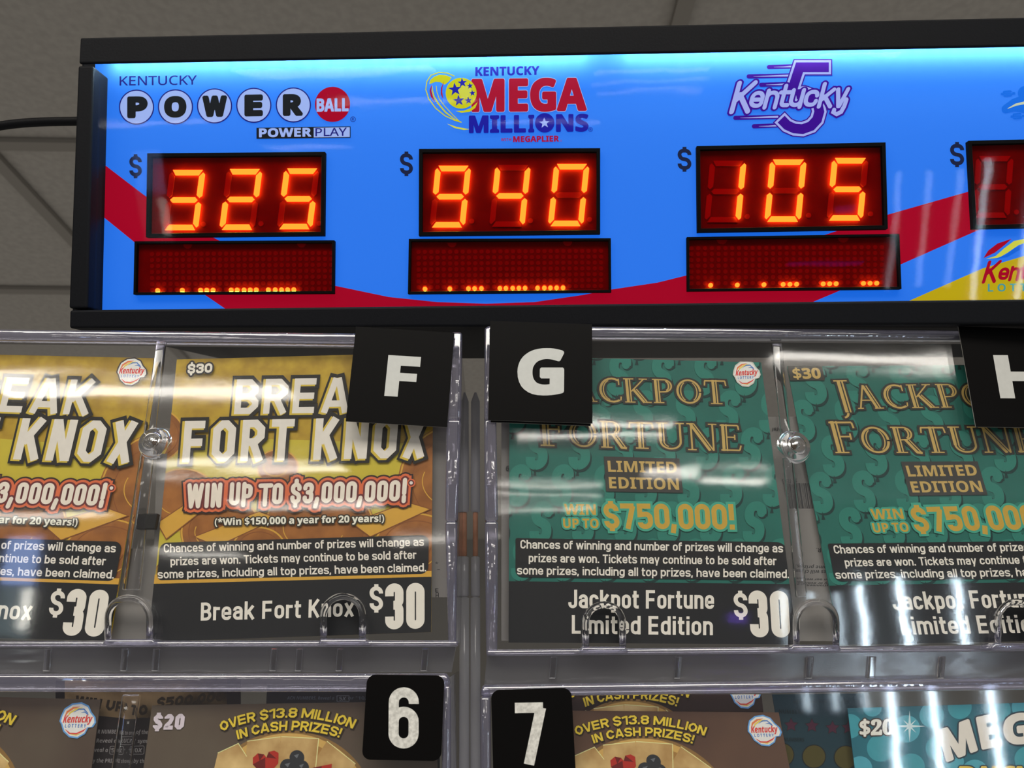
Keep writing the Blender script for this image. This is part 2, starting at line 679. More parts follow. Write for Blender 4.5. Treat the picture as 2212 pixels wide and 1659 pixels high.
        s = [([(h * .8, .75), (c - h * .2, 0)], 0), ([(Wd - h * .8, .75), (c + h * .2, 0)], 0)]
    elif ch == 'w':
        Wd, l, r, c, R = dims(0.64)
        q = Wd * .28
        s = [([(h * .7, .75), (q, 0)], 0), ([(q, 0), (c, .74)], 0), ([(c, .74), (Wd - q, 0)], 0), ([(Wd - q, 0), (Wd - h * .7, .75)], 0)]
    elif ch == 'x':
        s = [([(h * .8, 0), (Wd - h * .8, .75)], 0), ([(h * .8, .75), (Wd - h * .8, 0)], 0)]
    elif ch == 'y':
        s = [([(h * .8, .75), (c, .02)], 0), ([(Wd - h * .8, .75), (c - .06, -.23)], 0)]
    elif ch == 'z':
        s = [([(0, x), (r, x), (l, b), (Wd, b)], 0)]
    elif ch == '1':
        Wd, l, r, c, R = dims(0.33)
        s = [([(r, 0), (r, 1)], 0), ([(r, .93), (0, .75)], 0)]
    elif ch == '2':
        s = [([(l, .70), (l, t, R), (r, t, R), (r, .55, .2), (l, .22, .1), (l, b), (r + h, b)], 0)]
    elif ch == '3':
        s = [([(l, .72), (l, t, R), (r, t, R), (r, .53, R), (c - .02, .53)], 0), ([(c - .02, .52), (r, .52, R), (r, b, R), (l, b, R), (l, .28)], 0)]
    elif ch == '4':
        s = [([(r - h, 0), (r - h, 1)], 0), ([(r - h, .97), (l, .27), (Wd + .02, .27)], 0)]
    elif ch == '5':
        s = [([(r + h * .4, t), (l, t), (l, .56), (r, .60, R), (r, b, R), (l, b, R), (l, .26)], 0)]
    elif ch == '6':
        s = [([(r, .73), (r, t, R), (l, t, R), (l, .3)], 0), ring(b, .60)]
    elif ch == '7':
        s = [([(0, t), (r + h * .4, t)], 0), ([(r, t), (c * .85, 0)], 0)]
    elif ch == '8':
        s = [ring(b, .53), ring(.53, t)]
    elif ch == '9':
        s = [([(l, .27), (l, b, R), (r, b, R), (r, .7)], 0), ring(.40, t)]
    elif ch in '.':
        Wd = w * 1.1
        s = [([(Wd / 2, 0), (Wd / 2, w)], 0)]
    elif ch == ',':
        Wd = w * 1.1
        s = [([(Wd / 2, w), (Wd / 2 - w * .35, -w * .75)], 0)]
    elif ch == '!':
        Wd = w * 1.2
        s = [([(Wd / 2, w + .17), (Wd / 2, 1)], 0), ([(Wd / 2, 0), (Wd / 2, w)], 0)]
    elif ch == '*':
        Wd = w * 2.2
        s = [([(Wd / 2 + math.cos(a) * w, .8 + math.sin(a) * w), (Wd / 2 - math.cos(a) * w, .8 - math.sin(a) * w)], 0) for a in (.5, 1.57, 2.62)]
        s = [(q, z) for q, z in s]
    elif ch == '"':
        Wd = w * 2.4
        s = [([(w * .6, .7), (w * .6, 1)], 0), ([(w * 1.8, .7), (w * 1.8, 1)], 0)]
    elif ch == '(':
        Wd = .22
        s = [([(.2, 1.05), (h, .75, .3), (h, .1, .3), (.2, -.18)], 0)]
    elif ch == ')':
        Wd = .22
        s = [([(.02, 1.05), (.22 - h, .75, .3), (.22 - h, .1, .3), (.02, -.18)], 0)]
    return s, Wd


def stem(x, y0=0.0, y1=1.0, sl=0.0):
    """A thick stem split by a fine line, as on engraved lettering."""
    d = (y1 - y0) * sl
    return [([(x, y0), (x + d, y1)], .085), ([(x + .095, y0), (x + .095 + d, y1)], .04)]


def foot(x0, x1, y):
    return [([(x0, y), (x1, y)], .045)]


def oarc(cx, cy, rx, ry, a0, a1, n=16):
    return [(cx + rx * math.cos(math.radians(a0 + (a1 - a0) * i / n)), cy + ry * math.sin(math.radians(a0 + (a1 - a0) * i / n))) for i in range(n + 1)]


ENGRAVED = {
    'J': (stem(.14, -.12, 1) + foot(.02, .36, .98) + [(oarc(.02, -.14, .14, .16, 0, -80), .06)], .40),
    'A': ([([(.08, 0), (.34, 1)], .05)] + [([(.34, .98), (.60, 0)], .085), ([(.44, .98), (.70, 0)], .04)] + foot(0, .18, .02) + foot(.52, .80, .02) + [([(.18, .36), (.52, .36)], .045)], .80),
    'C': ([(oarc(.45, .5, .37, .48, 58, 302), .075), (oarc(.44, .5, .27, .42, 110, 250), .035), ([(.66, .98), (.66, .72)], .04), ([(.68, .08), (.70, .24)], .04)], .74),
    'K': (stem(.12) + foot(.02, .34, .02) + foot(.02, .34, .98) + [([(.64, .97), (.24, .46)], .045), ([(.30, .56), (.62, .0)], .085), ([(.40, .56), (.72, 0)], .04)] + foot(.5, .76, .98) + foot(.56, .84, .02), .84),
    'P': (stem(.12) + foot(.02, .34, .02) + foot(.02, .2, .98) + [([(.12, .97), (.36, .97)] + oarc(.38, .72, .22, .25, 85, -90) + [(.22, .46)], .05), (oarc(.40, .72, .12, .2, 75, -75), .05)], .66),
    'O': ([(oarc(.42, .5, .35, .47, 0, 354, 30), .07), (oarc(.42, .5, .25, .42, 120, 240), .035), (oarc(.42, .5, .25, .42, -60, 60), .035)], .84),
    'T': (stem(.30) + foot(.18, .54, .02) + [([(.04, .96), (.68, .96)], .06), ([(.05, .96), (.03, .76)], .045), ([(.67, .96), (.69, .76)], .045)], .72),
    'F': (stem(.12) + foot(.02, .34, .02) + [([(.04, .96), (.56, .96)], .055), ([(.56, .96), (.58, .78)], .045), ([(.22, .52), (.46, .52)], .05), ([(.46, .62), (.46, .42)], .04)], .62),
    'R': (stem(.12) + foot(.02, .34, .02) + foot(.02, .2, .98) + [([(.12, .97), (.34, .97)] + oarc(.36, .74, .20, .23, 85, -90) + [(.22, .50)], .05), (oarc(.38, .74, .1, .18, 75, -75), .05), ([(.36, .5), (.60, .02), (.74, .0)], .085), ([(.46, .5), (.70, .04)], .035)], .76),
    'U': (stem(.12, .3, 1) + foot(.02, .34, .98) + [([(.12, .32)] + oarc(.40, .3, .28, .27, 180, 360) + [(.68, .98)], .06), ([(.215, .32)] + oarc(.40, .3, .19, .2, 180, 250), .035)] + foot(.56, .80, .98), .82),
    'N': ([([(.12, 0), (.12, 1)], .05), ([(.72, 0), (.72, 1)], .05), ([(.10, .99), (.62, .0)], .085), ([(.20, .99), (.72, .0)], .04)] + foot(.0, .24, .02) + foot(.0, .2, .98) + foot(.6, .84, .98), .84),
    'E': (stem(.12) + [([(.04, .96), (.54, .96)], .055), ([(.04, .04), (.56, .04)], .055), ([(.54, .96), (.56, .8)], .045), ([(.56, .04), (.60, .22)], .045), ([(.22, .52), (.44, .52)], .05), ([(.44, .62), (.44, .42)], .04)], .64),
}


# ------------------------------------------------------------------ printed artwork
def homography(src, dst):
    A, B = [], []
    for (x, y), (u, v) in zip(src, dst):
        A.append([x, y, 1, 0, 0, 0, -u * x, -u * y]); B.append(u)
        A.append([0, 0, 0, x, y, 1, -v * x, -v * y]); B.append(v)
    n = 8
    for i in range(n):
        p = max(range(i, n), key=lambda k: abs(A[k][i]))
        A[i], A[p] = A[p], A[i]; B[i], B[p] = B[p], B[i]
        for k in range(i + 1, n):
            q = A[k][i] / A[i][i]
            for j in range(i, n):
                A[k][j] -= q * A[i][j]
            B[k] -= q * B[i]
    X = [0] * n
    for i in reversed(range(n)):
        X[i] = (B[i] - sum(A[i][j] * X[j] for j in range(i + 1, n))) / A[i][i]
    def f(x, y):
        w = X[6] * x + X[7] * y + 1
        return ((X[0] * x + X[1] * y + X[2]) / w, (X[3] * x + X[4] * y + X[5]) / w)
    return f


def clip_poly(pts, quad):
    for i in range(len(quad)):
        a, b = quad[i], quad[(i + 1) % len(quad)]
        if not pts:
            return []
        out = []
        side = lambda p: (b[0] - a[0]) * (p[1] - a[1]) - (b[1] - a[1]) * (p[0] - a[0])
        for j in range(len(pts)):
            p, q = pts[j - 1], pts[j]
            sp, sq = side(p), side(q)
            if (sp >= 0) != (sq >= 0):
                t = sp / (sp - sq)
                out.append((p[0] + (q[0] - p[0]) * t, p[1] + (q[1] - p[1]) * t))
            if sq >= 0:
                out.append(q)
        pts = out
    return pts


def star_pts(x, y, r, rot=-90, inner=0.4, n=5, sx=1.0):
    return [(x + sx * (r if i % 2 == 0 else r * inner) * math.cos(math.radians(rot + i * 180 / n)),
             y + (r if i % 2 == 0 else r * inner) * math.sin(math.radians(rot + i * 180 / n))) for i in range(2 * n)]


def disc_pts(x, y, rx, ry=None, n=40):
    ry = ry or rx
    return [(x + rx * math.cos(2 * math.pi * i / n), y + ry * math.sin(2 * math.pi * i / n)) for i in range(n)]


class Art:
    """Printing on one flat face: everything is placed in the reference picture's pixels and carried onto the plane."""
    LAYER, SUB = 1.2e-5, 1.0e-6

    def __init__(self, mb, plane, off, ref=None, dst=None, clip=None):
        self.mb, self.pl, self.off = mb, plane, off
        self.map = homography(ref, dst) if ref else (lambda x, y: (x, y))
        self.z = 0.0
        self.clip = clip

    def p3(self, q):
        x, y = self.map(*q)
        return self.pl.at(x, y, self.off) + self.pl.n * self.z

    def _face(self, pts, mat):
        if self.clip:
            pts = clip_poly(list(pts), self.clip)
        if len(pts) < 3:
            return
        self.mb.poly([self.p3(p) for p in pts], mat)

    def poly(self, pts, mat, convex=False):
        self.z += self.LAYER
        if convex:
            self._face(pts, mat)
            return self
        tri = tessellate_polygon([[Vector((p[0], p[1], 0)) for p in pts]])
        for t in tri:
            q = [pts[i] for i in t]
            ar = (q[1][0] - q[0][0]) * (q[2][1] - q[0][1]) - (q[1][1] - q[0][1]) * (q[2][0] - q[0][0])
            if abs(ar) < 1e-6:
                continue
            if self.clip:
                self._face(q, mat)
            else:
                self.mb.poly([self.p3(p) for p in q], mat)
        return self

    def disc(self, x, y, r, mat, ry=None, n=40):
        return self.poly(disc_pts(x, y, r, ry, n), mat, convex=True)

    def ring(self, x, y, r, w, mat, ry=None, a0=0, a1=360):
        n = 48
        pts = [(x + r * math.cos(math.radians(a0 + (a1 - a0) * i / n)), y + (ry or r) * math.sin(math.radians(a0 + (a1 - a0) * i / n))) for i in range(n + 1)]
        return self.line(pts, w, mat)

    def line(self, pts, w, mat, closed=False, taper=None, ext=0.0, round_caps=False):
        self.z += self.LAYER
        pts = rounded(pts, closed) if any(len(p) > 2 for p in pts) else pts
        for q in ribbon(pts, closed, w, ext, taper):
            self._face(q, mat)
        if round_caps:
            for e in (pts[0], pts[-1]):
                self.z += self.SUB
                self._face(disc_pts(e[0], e[1], w / 2, n=20), mat)
        return self

    def frame(self, p0, p1, h, lean=0.0, arc=None):
        """Lettering units (x along 0..1 of the line, y in cap heights) -> picture pixels."""
        dx, dy = p1[0] - p0[0], p1[1] - p0[1]
        if not arc:
            return lambda a, y: (p0[0] + dx * a + lean * y, p0[1] + dy * a - h * y)
        L = math.hypot(dx, dy)
        rad = (L * L / 4 + arc * arc) / (2 * arc)
        half = math.asin(L / 2 / rad)
        mx, my = (p0[0] + p1[0]) / 2, (p0[1] + p1[1]) / 2
        base = math.atan2(dy, dx)
        def f(a, y):
            th = -half + 2 * half * a
            r = rad + h * y
            X, Y = r * math.sin(th), -(r * math.cos(th)) + (rad - arc)
            X += lean * y
            return (mx + X * math.cos(base) - Y * math.sin(base), my + X * math.sin(base) + Y * math.cos(base))
        return f

    def text(self, s, p0, p1, h, mat, face='bold', lean=0.0, outline=(), arc=None, fat=0.0, shift=(0, 0)):
        """Font lettering from p0 to p1 (baseline), cap height h; outlines are wider copies below."""
        vs, fs, wd = face_text(s, face)
        f = self.frame(p0, p1, h, lean, arc)
        base = [f(x / wd, y) for x, y in vs]
        for om, ow in list(outline) + [(mat, fat)]:
            self.z += self.LAYER
            offs = [(0, 0)] if ow <= 0 else [(ow * math.cos(i * math.pi / 5), ow * math.sin(i * math.pi / 5)) for i in range(10)] + [(0, 0)]
            z0 = self.z
            for n_, (ox, oy) in enumerate(offs):
                self.z = z0 + self.SUB * n_
                V = [(x + ox + shift[0], y + oy + shift[1]) for x, y in base]
                if self.clip:
                    for fc in fs:
                        tri = tessellate_polygon([[Vector((*V[i], 0)) for i in fc]]) if len(fc) > 3 else [(0, 1, 2)]
                        for t in tri:
                            q = [V[fc[i]] for i in t]
                            if (q[1][0] - q[0][0]) * (q[2][1] - q[0][1]) - (q[1][1] - q[0][1]) * (q[2][0] - q[0][0]) != 0:
                                self._face(q, om)
                else:
                    self.mb.add([self.p3(q) for q in V], fs, om)
            self.z = z0
        return self

    def cond(self, s, p0, p1, h, mat, w=0.17, lean=0.0, outline=(), arc=None, gap=0.07, octa=False, shift=(0, 0), joins=False, dw=0.0):
        """Condensed stroke lettering fitted between p0 and p1; outlines as (material, extra pixels)."""
        L = math.hypot(p1[0] - p0[0], p1[1] - p0[1]) / h
        lo, hi = 0.3, 3.5
        def total(k):
            return sum(glyph(c, w, k)[1] for c in s) + gap * (len(s) - 1)
        for _ in range(30):
            k = (lo + hi) / 2
            if total(k) > L:
                hi = k
            else:
                lo = k
        T = total(k)
        f = self.frame(p0, p1, h, lean, arc)
        strokes, x = [], 0.0
        for c in s:
            g, wd = glyph(c, w, k)
            for pts, closed in g:
                pts = [((q[0] + x), q[1], *q[2:]) for q in pts]
                strokes.append((rounded(pts, closed, octa), closed))
            x += wd + gap
        for om, ow in list(outline) + [(mat, dw)]:
            self.z += self.LAYER
            z0 = self.z
            for n_, (pts, closed) in enumerate(strokes):
                self.z = z0 + self.SUB * (n_ % 5)
                for q in ribbon(pts, closed, w + 2 * ow / h, ow / h):
                    self._face([tuple(a + b for a, b in zip(f(px / T, py), shift)) for px, py in q], om)
                if joins:
                    self.z += self.SUB * 5
                    for px, py in (pts[0], pts[-1]):
                        self.z += self.SUB * .7
                        r = w / 2 + ow / h
                        self._face([tuple(a + b for a, b in zip(f((px + r * math.cos(i * .5236)) / T, py + r * math.sin(i * .5236)), shift)) for i in range(12)], om)
            self.z = z0
        return self

    def engraved(self, s, p0, p1, h, mat, edge, ow, lean=0.0, big=()):
        """Split-stem capitals; letters whose index is in big are drop capitals."""
        sc = [1.22 if i in big else 1.0 for i in range(len(s))]
        T = sum(ENGRAVED[c][1] * z for c, z in zip(s, sc)) + .05 * (len(s) - 1)
        f = self.frame(p0, p1, h, lean)
        for om, o in ((edge, ow), (mat, 0.0)):
            x = 0.0
            self.z += self.LAYER
            z0, n_ = self.z, 0
            for c, z in zip(s, sc):
                g, wd = ENGRAVED[c]
                for pts, w in g:
                    n_ += 1
                    self.z = z0 + self.SUB * (n_ % 11)
                    for q in ribbon([(x + a * z, b * z) for a, b in pts], False, w * z + 2 * o / h, o / h):
                        self._face([f(a / T, b) for a, b in q], om)
                x += wd * z + .05
            self.z = z0
        return self


def card(name, plane, quad, off, thick, mat, art=None, radius=0.0, ref=None, clip=True, edge=None, parent=None):
    """A flat printed card of real thickness; its printing is part of its own mesh."""
    mb = MB()
    q = rounded([(x, y, radius) for x, y in quad], True) if radius else list(quad)
    mb.slab([plane.at(x, y, off) - plane.n * thick for x, y in q], [plane.at(x, y, off) for x, y in q], edge or mat)
    a = Art(mb, plane, off, ref or quad, quad, (ref or quad) if clip else None)
    a.poly(ref or quad, mat, convex=True) if not radius else a.poly(q, mat, convex=True)
    if art:
        art(a)
    return mb.build(name, parent)


# ================================================================== the shop
def ceil_hit(px, py, z=CEIL):
    d = ray(px, py)
    return ORG + d * ((z - CAMZ) / d.z)


tile = solid('ceiling_tile', (147, 142, 135), 0.9, vary=0.13, scale=75, bump=0.15)
bar_m = solid('ceiling_grid_paint', (118, 113, 106), 0.7)
mb = MB()
mb.slab([(-6, -16, CEIL + .05), (6, -16, CEIL + .05), (6, 5.6, CEIL + .05), (-6, 5.6, CEIL + .05)],
        [(-6, -16, CEIL), (6, -16, CEIL), (6, 5.6, CEIL), (-6, 5.6, CEIL)], tile)
tag(mb.build('ceiling'), kind='structure')
mb = MB()
wl = solid('wall_paint', (128, 124, 118), 0.8, vary=0.08, scale=3)
mb.slab([(-6, 5.6, 0), (6, 5.6, 0), (6, 5.6, CEIL), (-6, 5.6, CEIL)], [(-6, 5.5, 0), (6, 5.5, 0), (6, 5.5, CEIL), (-6, 5.5, CEIL)], wl)
tag(mb.build('wall_back'), kind='structure')

# suspended-ceiling bars: two runs away from the viewer, three across
yaw = math.radians(1.4)
FW = Vector((-math.sin(yaw), math.cos(yaw), 0))
RT = Vector((math.cos(yaw), math.sin(yaw), 0))


def ceiling_bar(name, p, d, length, w=0.026):
    s = Vector((-d.y, d.x, 0)) * (w / 2)
    a, b = p - d * length / 2, p + d * length / 2
    up = Vector((0, 0, -.002))
    dn = Vector((0, 0, -.012))
    mb = MB()
    mb.slab([q + up for q in (a - s, b - s, b + s, a + s)], [q + dn for q in (a - s, b - s, b + s, a + s)], bar_m)
    tag(mb.build(name), kind='structure')


bars = [(ceil_hit(4, 349), FW), (ceil_hit(1478, 3), FW), (ceil_hit(80, 306), RT), (ceil_hit(75, 622), RT)]
for i, (p, d) in enumerate(bars):
    ceiling_bar('trim_%d' % (i + 1), p, d, 9.0 if d is FW else 7.0)

# ================================================================== jackpot sign
black = solid('black_metal', (13, 14, 18), 0.55, spec=0.12, vary=0.15, scale=900, bump=0.06)
black_flat = solid('black_plastic', (4, 4, 5), 0.7, spec=0.05)
BLUE = glow_ink((18, 100, 220), (0.030, 0.085, 0.20))
RED = glow_ink((156, 2, 32), (0.04, 0.002, 0.006))
YEL = glow_ink((184, 160, 14), (0.03, 0.028, 0.004))
NAVY = glow_ink((22, 30, 60), (0.006, 0.006, 0.012))
INDIGO = glow_ink((22, 22, 112), (0.008, 0.008, 0.03))
WHITE = glow_ink((148, 170, 232), (0.045, 0.05, 0.06))
INKK = glow_ink((10, 12, 18), (0.01, 0.01, 0.01))

sign = empty('jackpot_sign', SIGN.at(1106, 690, -0.03))
tag(sign, 'long backlit jackpot sign with blue face, red digits and black frame above the ticket dispensers', 'sign')
S = SIGN
RX = 2740          # right end of the sign, beyond the frame


def lineat(a, b, x):
    return a[1] + (b[1] - a[1]) * (x - a[0]) / (b[0] - a[0])


top_out = lambda x: lineat((173, 81), (2212, 37), x)
top_in = lambda x: lineat((170, 137), (2212, 99), x)
bot_in = lambda x: lineat((150, 669), (2212, 646), x)
bot_out = lambda x: lineat((150, 709), (2212, 700), x)

# cabinet behind the face
mb = MB()
f0 = [S.at(176, 90, -.002), S.at(RX, top_out(RX) + 6, -.002), S.at(RX, bot_out(RX) - 3, -.002), S.at(152, 705, -.002)]
mb.slab([p - S.n * 0.19 for p in f0], f0, black)
mb.build('cabinet', sign, bevel=.002)
# front rails
mb = MB()
q = [(173, 81), (RX, top_out(RX)), (RX, top_in(RX)), (170, 137)]
mb.slab([S.at(x, y, .0138) - S.n * .0018 for x, y in q], [S.at(x, y, .0138) for x, y in q], black)
q = [(174, 83), (RX, top_out(RX) + 2), (RX, top_in(RX) - 24), (172, 113)]
mb.slab([S.at(x, y, .0119) - S.n * .0149 for x, y in q], [S.at(x, y, .0119) for x, y in q], black)
mb.build('top_rail', sign, bevel=.0012)
mb = MB()
q = [(150, 669.5), (RX, bot_in(RX)), (RX, bot_out(RX)), (149, 709)]
mb.slab([S.at(x, y, .0135) - S.n * .0165 for x, y in q], [S.at(x, y, .0135) for x, y in q], black)
mb.build('bottom_rail', sign, bevel=.0012)
mb = MB()
q = [(168, 141), (201, 141), (188, 666), (148, 666)]
mb.slab([S.at(x, y, .0135) - S.n * .0165 for x, y in q], [S.at(x, y, .0135) for x, y in q], black)
mb.build('side_rail', sign, bevel=.0012).name = 'side_rail'
mb = MB()
q = [(RX - 60, top_in(RX) + 3), (RX, top_in(RX) + 3), (RX, bot_in(RX) - 3), (RX - 60, bot_in(RX) - 3)]
mb.slab([S.at(x, y, .0135) - S.n * .0165 for x, y in q], [S.at(x, y, .0135) for x, y in q], black)
mb.build('side_rail', sign, bevel=.0012)

# ---- printed face
mb = MB()
PQ = [(206, 120), (RX - 40, 78), (RX - 40, 645), (196, 673)]
mb.slab([S.at(x, y) - S.n * .0015 for x, y in PQ], [S.at(x, y) for x, y in PQ], BLUE)
A = Art(mb, S, 0.0, clip=PQ)
# the red ribbon and the yellow corner
up_edge = [(190, 327), (222, 353), (312, 422), (400, 482), (472, 519), (600, 575), (722, 617), (840, 641.6), (945, 652.6), (1050, 656), (1154, 652.6), (1260, 637), (1320, 625.5), (1420, 610.5), (1483, 595), (1650, 550), (1789, 505), (1918, 463.6), (2095, 413), (2212, 378), (2400, 318), (2740, 190)]
lo_edge = [(2740, 270), (2400, 400), (2212, 459), (2118, 495), (1946, 571), (1817, 626.6), (1700, 676), (500, 676), (442, 636.6), (370, 582), (291, 523.6), (217, 463.5), (190, 442)]
# cut into a convex-friendly strip
n = 60
def interp(path, x):
    for a, b in zip(path, path[1:]):
        if a[0] <= x <= b[0]:
            return a[1] + (b[1] - a[1]) * (x - a[0]) / (b[0] - a[0])
    return path[-1][1]
lo_r = lo_edge[::-1]
xs = sorted(set([p[0] for p in up_edge] + [p[0] for p in lo_r]))
A.z += A.LAYER
for a, b in zip(xs, xs[1:]):
    A._face([(a, interp(up_edge, a)), (b, interp(up_edge, b)), (b, interp(lo_r, b)), (a, interp(lo_r, a))], RED)
A.z += A.LAYER
ye = [(1930, 664), (1968, 648), (2029, 621), (2122, 580), (2212, 553), (2400, 505), (2740, 440)]
for a, b in zip(ye, ye[1:]):
    A._face([a, b, (b[0], 690), (a[0], 690)], YEL)

# ---- first logo: six lettered balls
A.text('KENTUCKY', (258.7, 184.6), (424.8, 182.6), 19.5, INDIGO, 'light', fat=0.35)
for (cx, cy), ch, x0, x1, yb, yt in [((295, 231.5), 'P', 275.4, 318.8, 255.6, 208.7), ((379.2, 231), 'O', 355, 402.6, 253.8, 208.7), ((463.7, 229), 'W', 437.5, 490.6, 253, 207.2),
                                     ((548.5, 227.7), 'E', 528.6, 567.8, 251.8, 205), ((634, 227), 'R', 611.5, 655, 250.8, 204)]:
    A.disc(cx, cy, 38, INDIGO)
    A.disc(cx, cy, 35.4, WHITE)
    A.text(ch, (x0 + 3, yb - 3), (x1 - 3, yb - 3.6), yb - yt - 6, INKK, 'bold', fat=3.4)
A.disc(718.5, 225.8, 38, RED)
A.text('BALL', (685, 241), (752.5, 240), 27, WHITE, 'bold', fat=0.9)
A.ring(762.8, 258, 5.2, 1.2, INDIGO)
A.text('R', (760.7, 260.8), (765, 260.8), 5.5, INDIGO, 'bold')
A.poly([(554.5, 276.5), (757.5, 273.3), (757.5, 298), (554.5, 300.5)], INKK)
A.poly([(678, 276.6), (755.8, 275.2), (755.8, 296.4), (678, 297.4)], WHITE)
A.text('POWER', (560.5, 296.4), (672.5, 295), 18, WHITE, 'bold', fat=0.7)
A.text('PLAY', (682, 294.6), (749, 293.4), 17, INDIGO, 'light', fat=0.3)

A.z = 6e-5
# ---- second logo: star ball and stacked words
Z = lambda x, y: (840 + x / 3.95, 110 + y / 3.95)
YB = glow_ink((192, 192, 18), (0.04, 0.04, 0.004))
YL = glow_ink((200, 202, 66), (0.04, 0.04, 0.012))
BL = glow_ink((12, 10, 146), (0.01, 0.01, 0.05))
RD = glow_ink((160, 14, 42), (0.035, 0.004, 0.008))
A.text('KENTUCKY', Z(740, 213), Z(1283, 203), 18.3, BL, 'bold', fat=0.5)
A.poly([Z(*p) for p in [(345, 285), (352, 250), (385, 222), (430, 204), (490, 208), (535, 228), (512, 262), (476, 290), (440, 268), (400, 264)]], YB)
A.line([Z(*p) for p in [(560, 216), (500, 190), (430, 183), (360, 208), (325, 260), (315, 330), (340, 410), (400, 490), (480, 555), (560, 592), (620, 610)]], 2.2, YB)
A.line([Z(*p) for p in [(372, 300), (372, 340), (385, 390), (425, 455), (485, 525), (560, 582), (620, 608)]], 3.0, YB, taper=[.3, .8, 1, 1, 1, .7, .2])
A.line([Z(*p) for p in [(405, 300), (410, 350), (430, 410), (475, 470), (540, 540), (600, 600)]], 1.6, YB)
A.poly([Z(*p) for p in [(369, 280), (347, 340), (358, 390), (396, 446), (376, 390), (362, 338)]], RD)
A.poly([Z(*p) for p in [(471, 256), (445, 318), (444, 370), (463, 413), (456, 350), (458, 310)]], RD)
A.text('MEGA', Z(716, 512), Z(1678, 502), 66, RD, 'bold', fat=3.1, outline=[(WHITE, 4.3)])
A.disc(*Z(617, 362), 33.4, YB)
A.poly([Z(650 + 62 * math.cos(math.radians(a)), 352 + 62 * math.sin(math.radians(a))) for a in (-100, -28, 44, 116, 188)], YL)
for x, y, r in [(565, 330, 60), (627, 274, 44), (692, 300, 29), (713, 362, 29), (679, 425, 35), (597, 426, 52)]:
    A.poly(star_pts(*Z(x, y), r / 3.95, -96), BL)
A.poly([Z(*p) for p in [(570, 514), (640, 512), (700, 490), (758, 438), (738, 488), (690, 522), (620, 530)]], YB)
A.poly([Z(*p) for p in [(495, 622), (580, 650), (680, 668), (738, 666), (640, 677), (560, 660)]], YL)
A.text('MILL', Z(690, 698), Z(1163, 692), 35, BL, 'bold', fat=1.7)
A.text('I', Z(1196, 692), Z(1234, 691), 35, BL, 'bold', fat=1.7)
A.disc(*Z(1330, 616), 21, BL)
A.poly(star_pts(*Z(1328, 618), 12, -94), WHITE)
A.text('NS', Z(1432, 687), Z(1697, 684), 35, BL, 'bold', fat=1.7)
A.ring(*Z(1720, 673), 4.3, 1.0, BL)
A.text('R', Z(1712, 682), Z(1730, 682), 4.6, BL, 'bold')
RP = glow_ink((150, 14, 62), (0.05, 0.004, 0.012))
A.text('WITH', Z(957, 772), Z(1044, 770), 6.4, RP, 'bold')
A.text('MEGAPLIER', Z(1062, 779), Z(1450, 774), 12, RP, 'bold', fat=0.5)
A.ring(*Z(1468, 768), 1.6, 0.6, RP)

A.z = 6e-5
# ---- third logo: big five behind script
Z4 = lambda x, y: (1440 + x / 2.865, 100 + y / 2.865)
PU = glow_ink((44, 2, 130), (0.02, 0.005, 0.05))
LV = glow_ink((152, 162, 228), (0.045, 0.045, 0.06))
for x0, y0, x1, y1 in [(634, 129, 800, 124), (508, 187, 775, 181), (585, 239, 750, 234), (425, 444, 690, 437), (540, 496, 700, 490)]:
    A.line([Z4(x0, y0), Z4(x1, y1)], 9.2, PU, round_caps=True)
    A.line([Z4(x0 + 30, y0), Z4(x0 + 90, y0 - 1), Z4(x1, y1)], 4.6, LV, taper=[.1, .4, 1])
p5a = [Z4(1003, 131), Z4(822, 131), Z4(770, 290)]
p5b = [Z4(*p) for p in [(800, 300), (850, 292), (895, 308), (932, 350), (944, 405), (930, 455), (893, 495), (840, 514), (790, 510), (745, 490), (708, 452)]]
for wd, mm in ((62 + 40, PU), (62 + 26, LV), (60, PU)):
    e = (wd - 60) / 2 / 2.865
    A.line(p5a, wd / 2.865, mm, ext=e)
    A.line(p5b, wd / 2.865, mm, ext=e)
tail = [Z4(*p) for p in [(1112, 330), (1098, 372), (1078, 408), (1050, 422), (1030, 410), (1036, 394)]]
for outl, mm in ((3.8, PU), (0.0, LV)):
    A.cond('K', Z4(386 - 0, 408), Z4(514, 404), 62, mm, w=.17, lean=17, dw=outl, joins=True)
    A.line(tail, 8.6 + 2 * outl, mm, round_caps=True)
    A.cond('entuck', Z4(500, 383), Z4(1020, 374), 49, mm, w=.18, lean=13, dw=outl, joins=True, gap=.02)
    A.cond('v', Z4(1022, 374), Z4(1104, 371), 49, mm, w=.18, lean=13, dw=outl, joins=True)
A.z = 6e-5
# ---- partial logo at the right edge and the lottery emblem
LB = glow_ink((2, 82, 205), (0.01, 0.06, 0.14))
PY = glow_ink((180, 190, 160), (0.08, 0.08, 0.07))
A.disc(*Z4(2216, 290), 15, LB)
A.line([Z4(2290, 318), Z4(2215, 325), Z4(2150, 348), Z4(2097, 388)], 17, LB, round_caps=True)
A.line([Z4(2097, 390), Z4(2150, 378), Z4(2215, 388), Z4(2290, 400)], 17, LB, round_caps=True)
A.line([Z4(2110, 386), Z4(2160, 362), Z4(2215, 350), Z4(2290, 350)], 6, PY, taper=[.2, .8, 1, 1])
for x, y in ((2110, 293), (2170, 433)):
    A.cond('S', Z4(x - 26, y + 20), Z4(x + 30, y + 16), 13, LB, w=.28, lean=-2)
    A.line([Z4(x - 42, y + 2), Z4(x - 24, y + 2)], 4.5, LB)
    A.line([Z4(x + 28, y - 2), Z4(x + 46, y - 2)], 4.5, LB)
Z5 = lambda x, y: (1420 + x / 2.793, 290 + y / 2.793)
TE = glow_ink((60, 140, 140), (0.03, 0.06, 0.06))
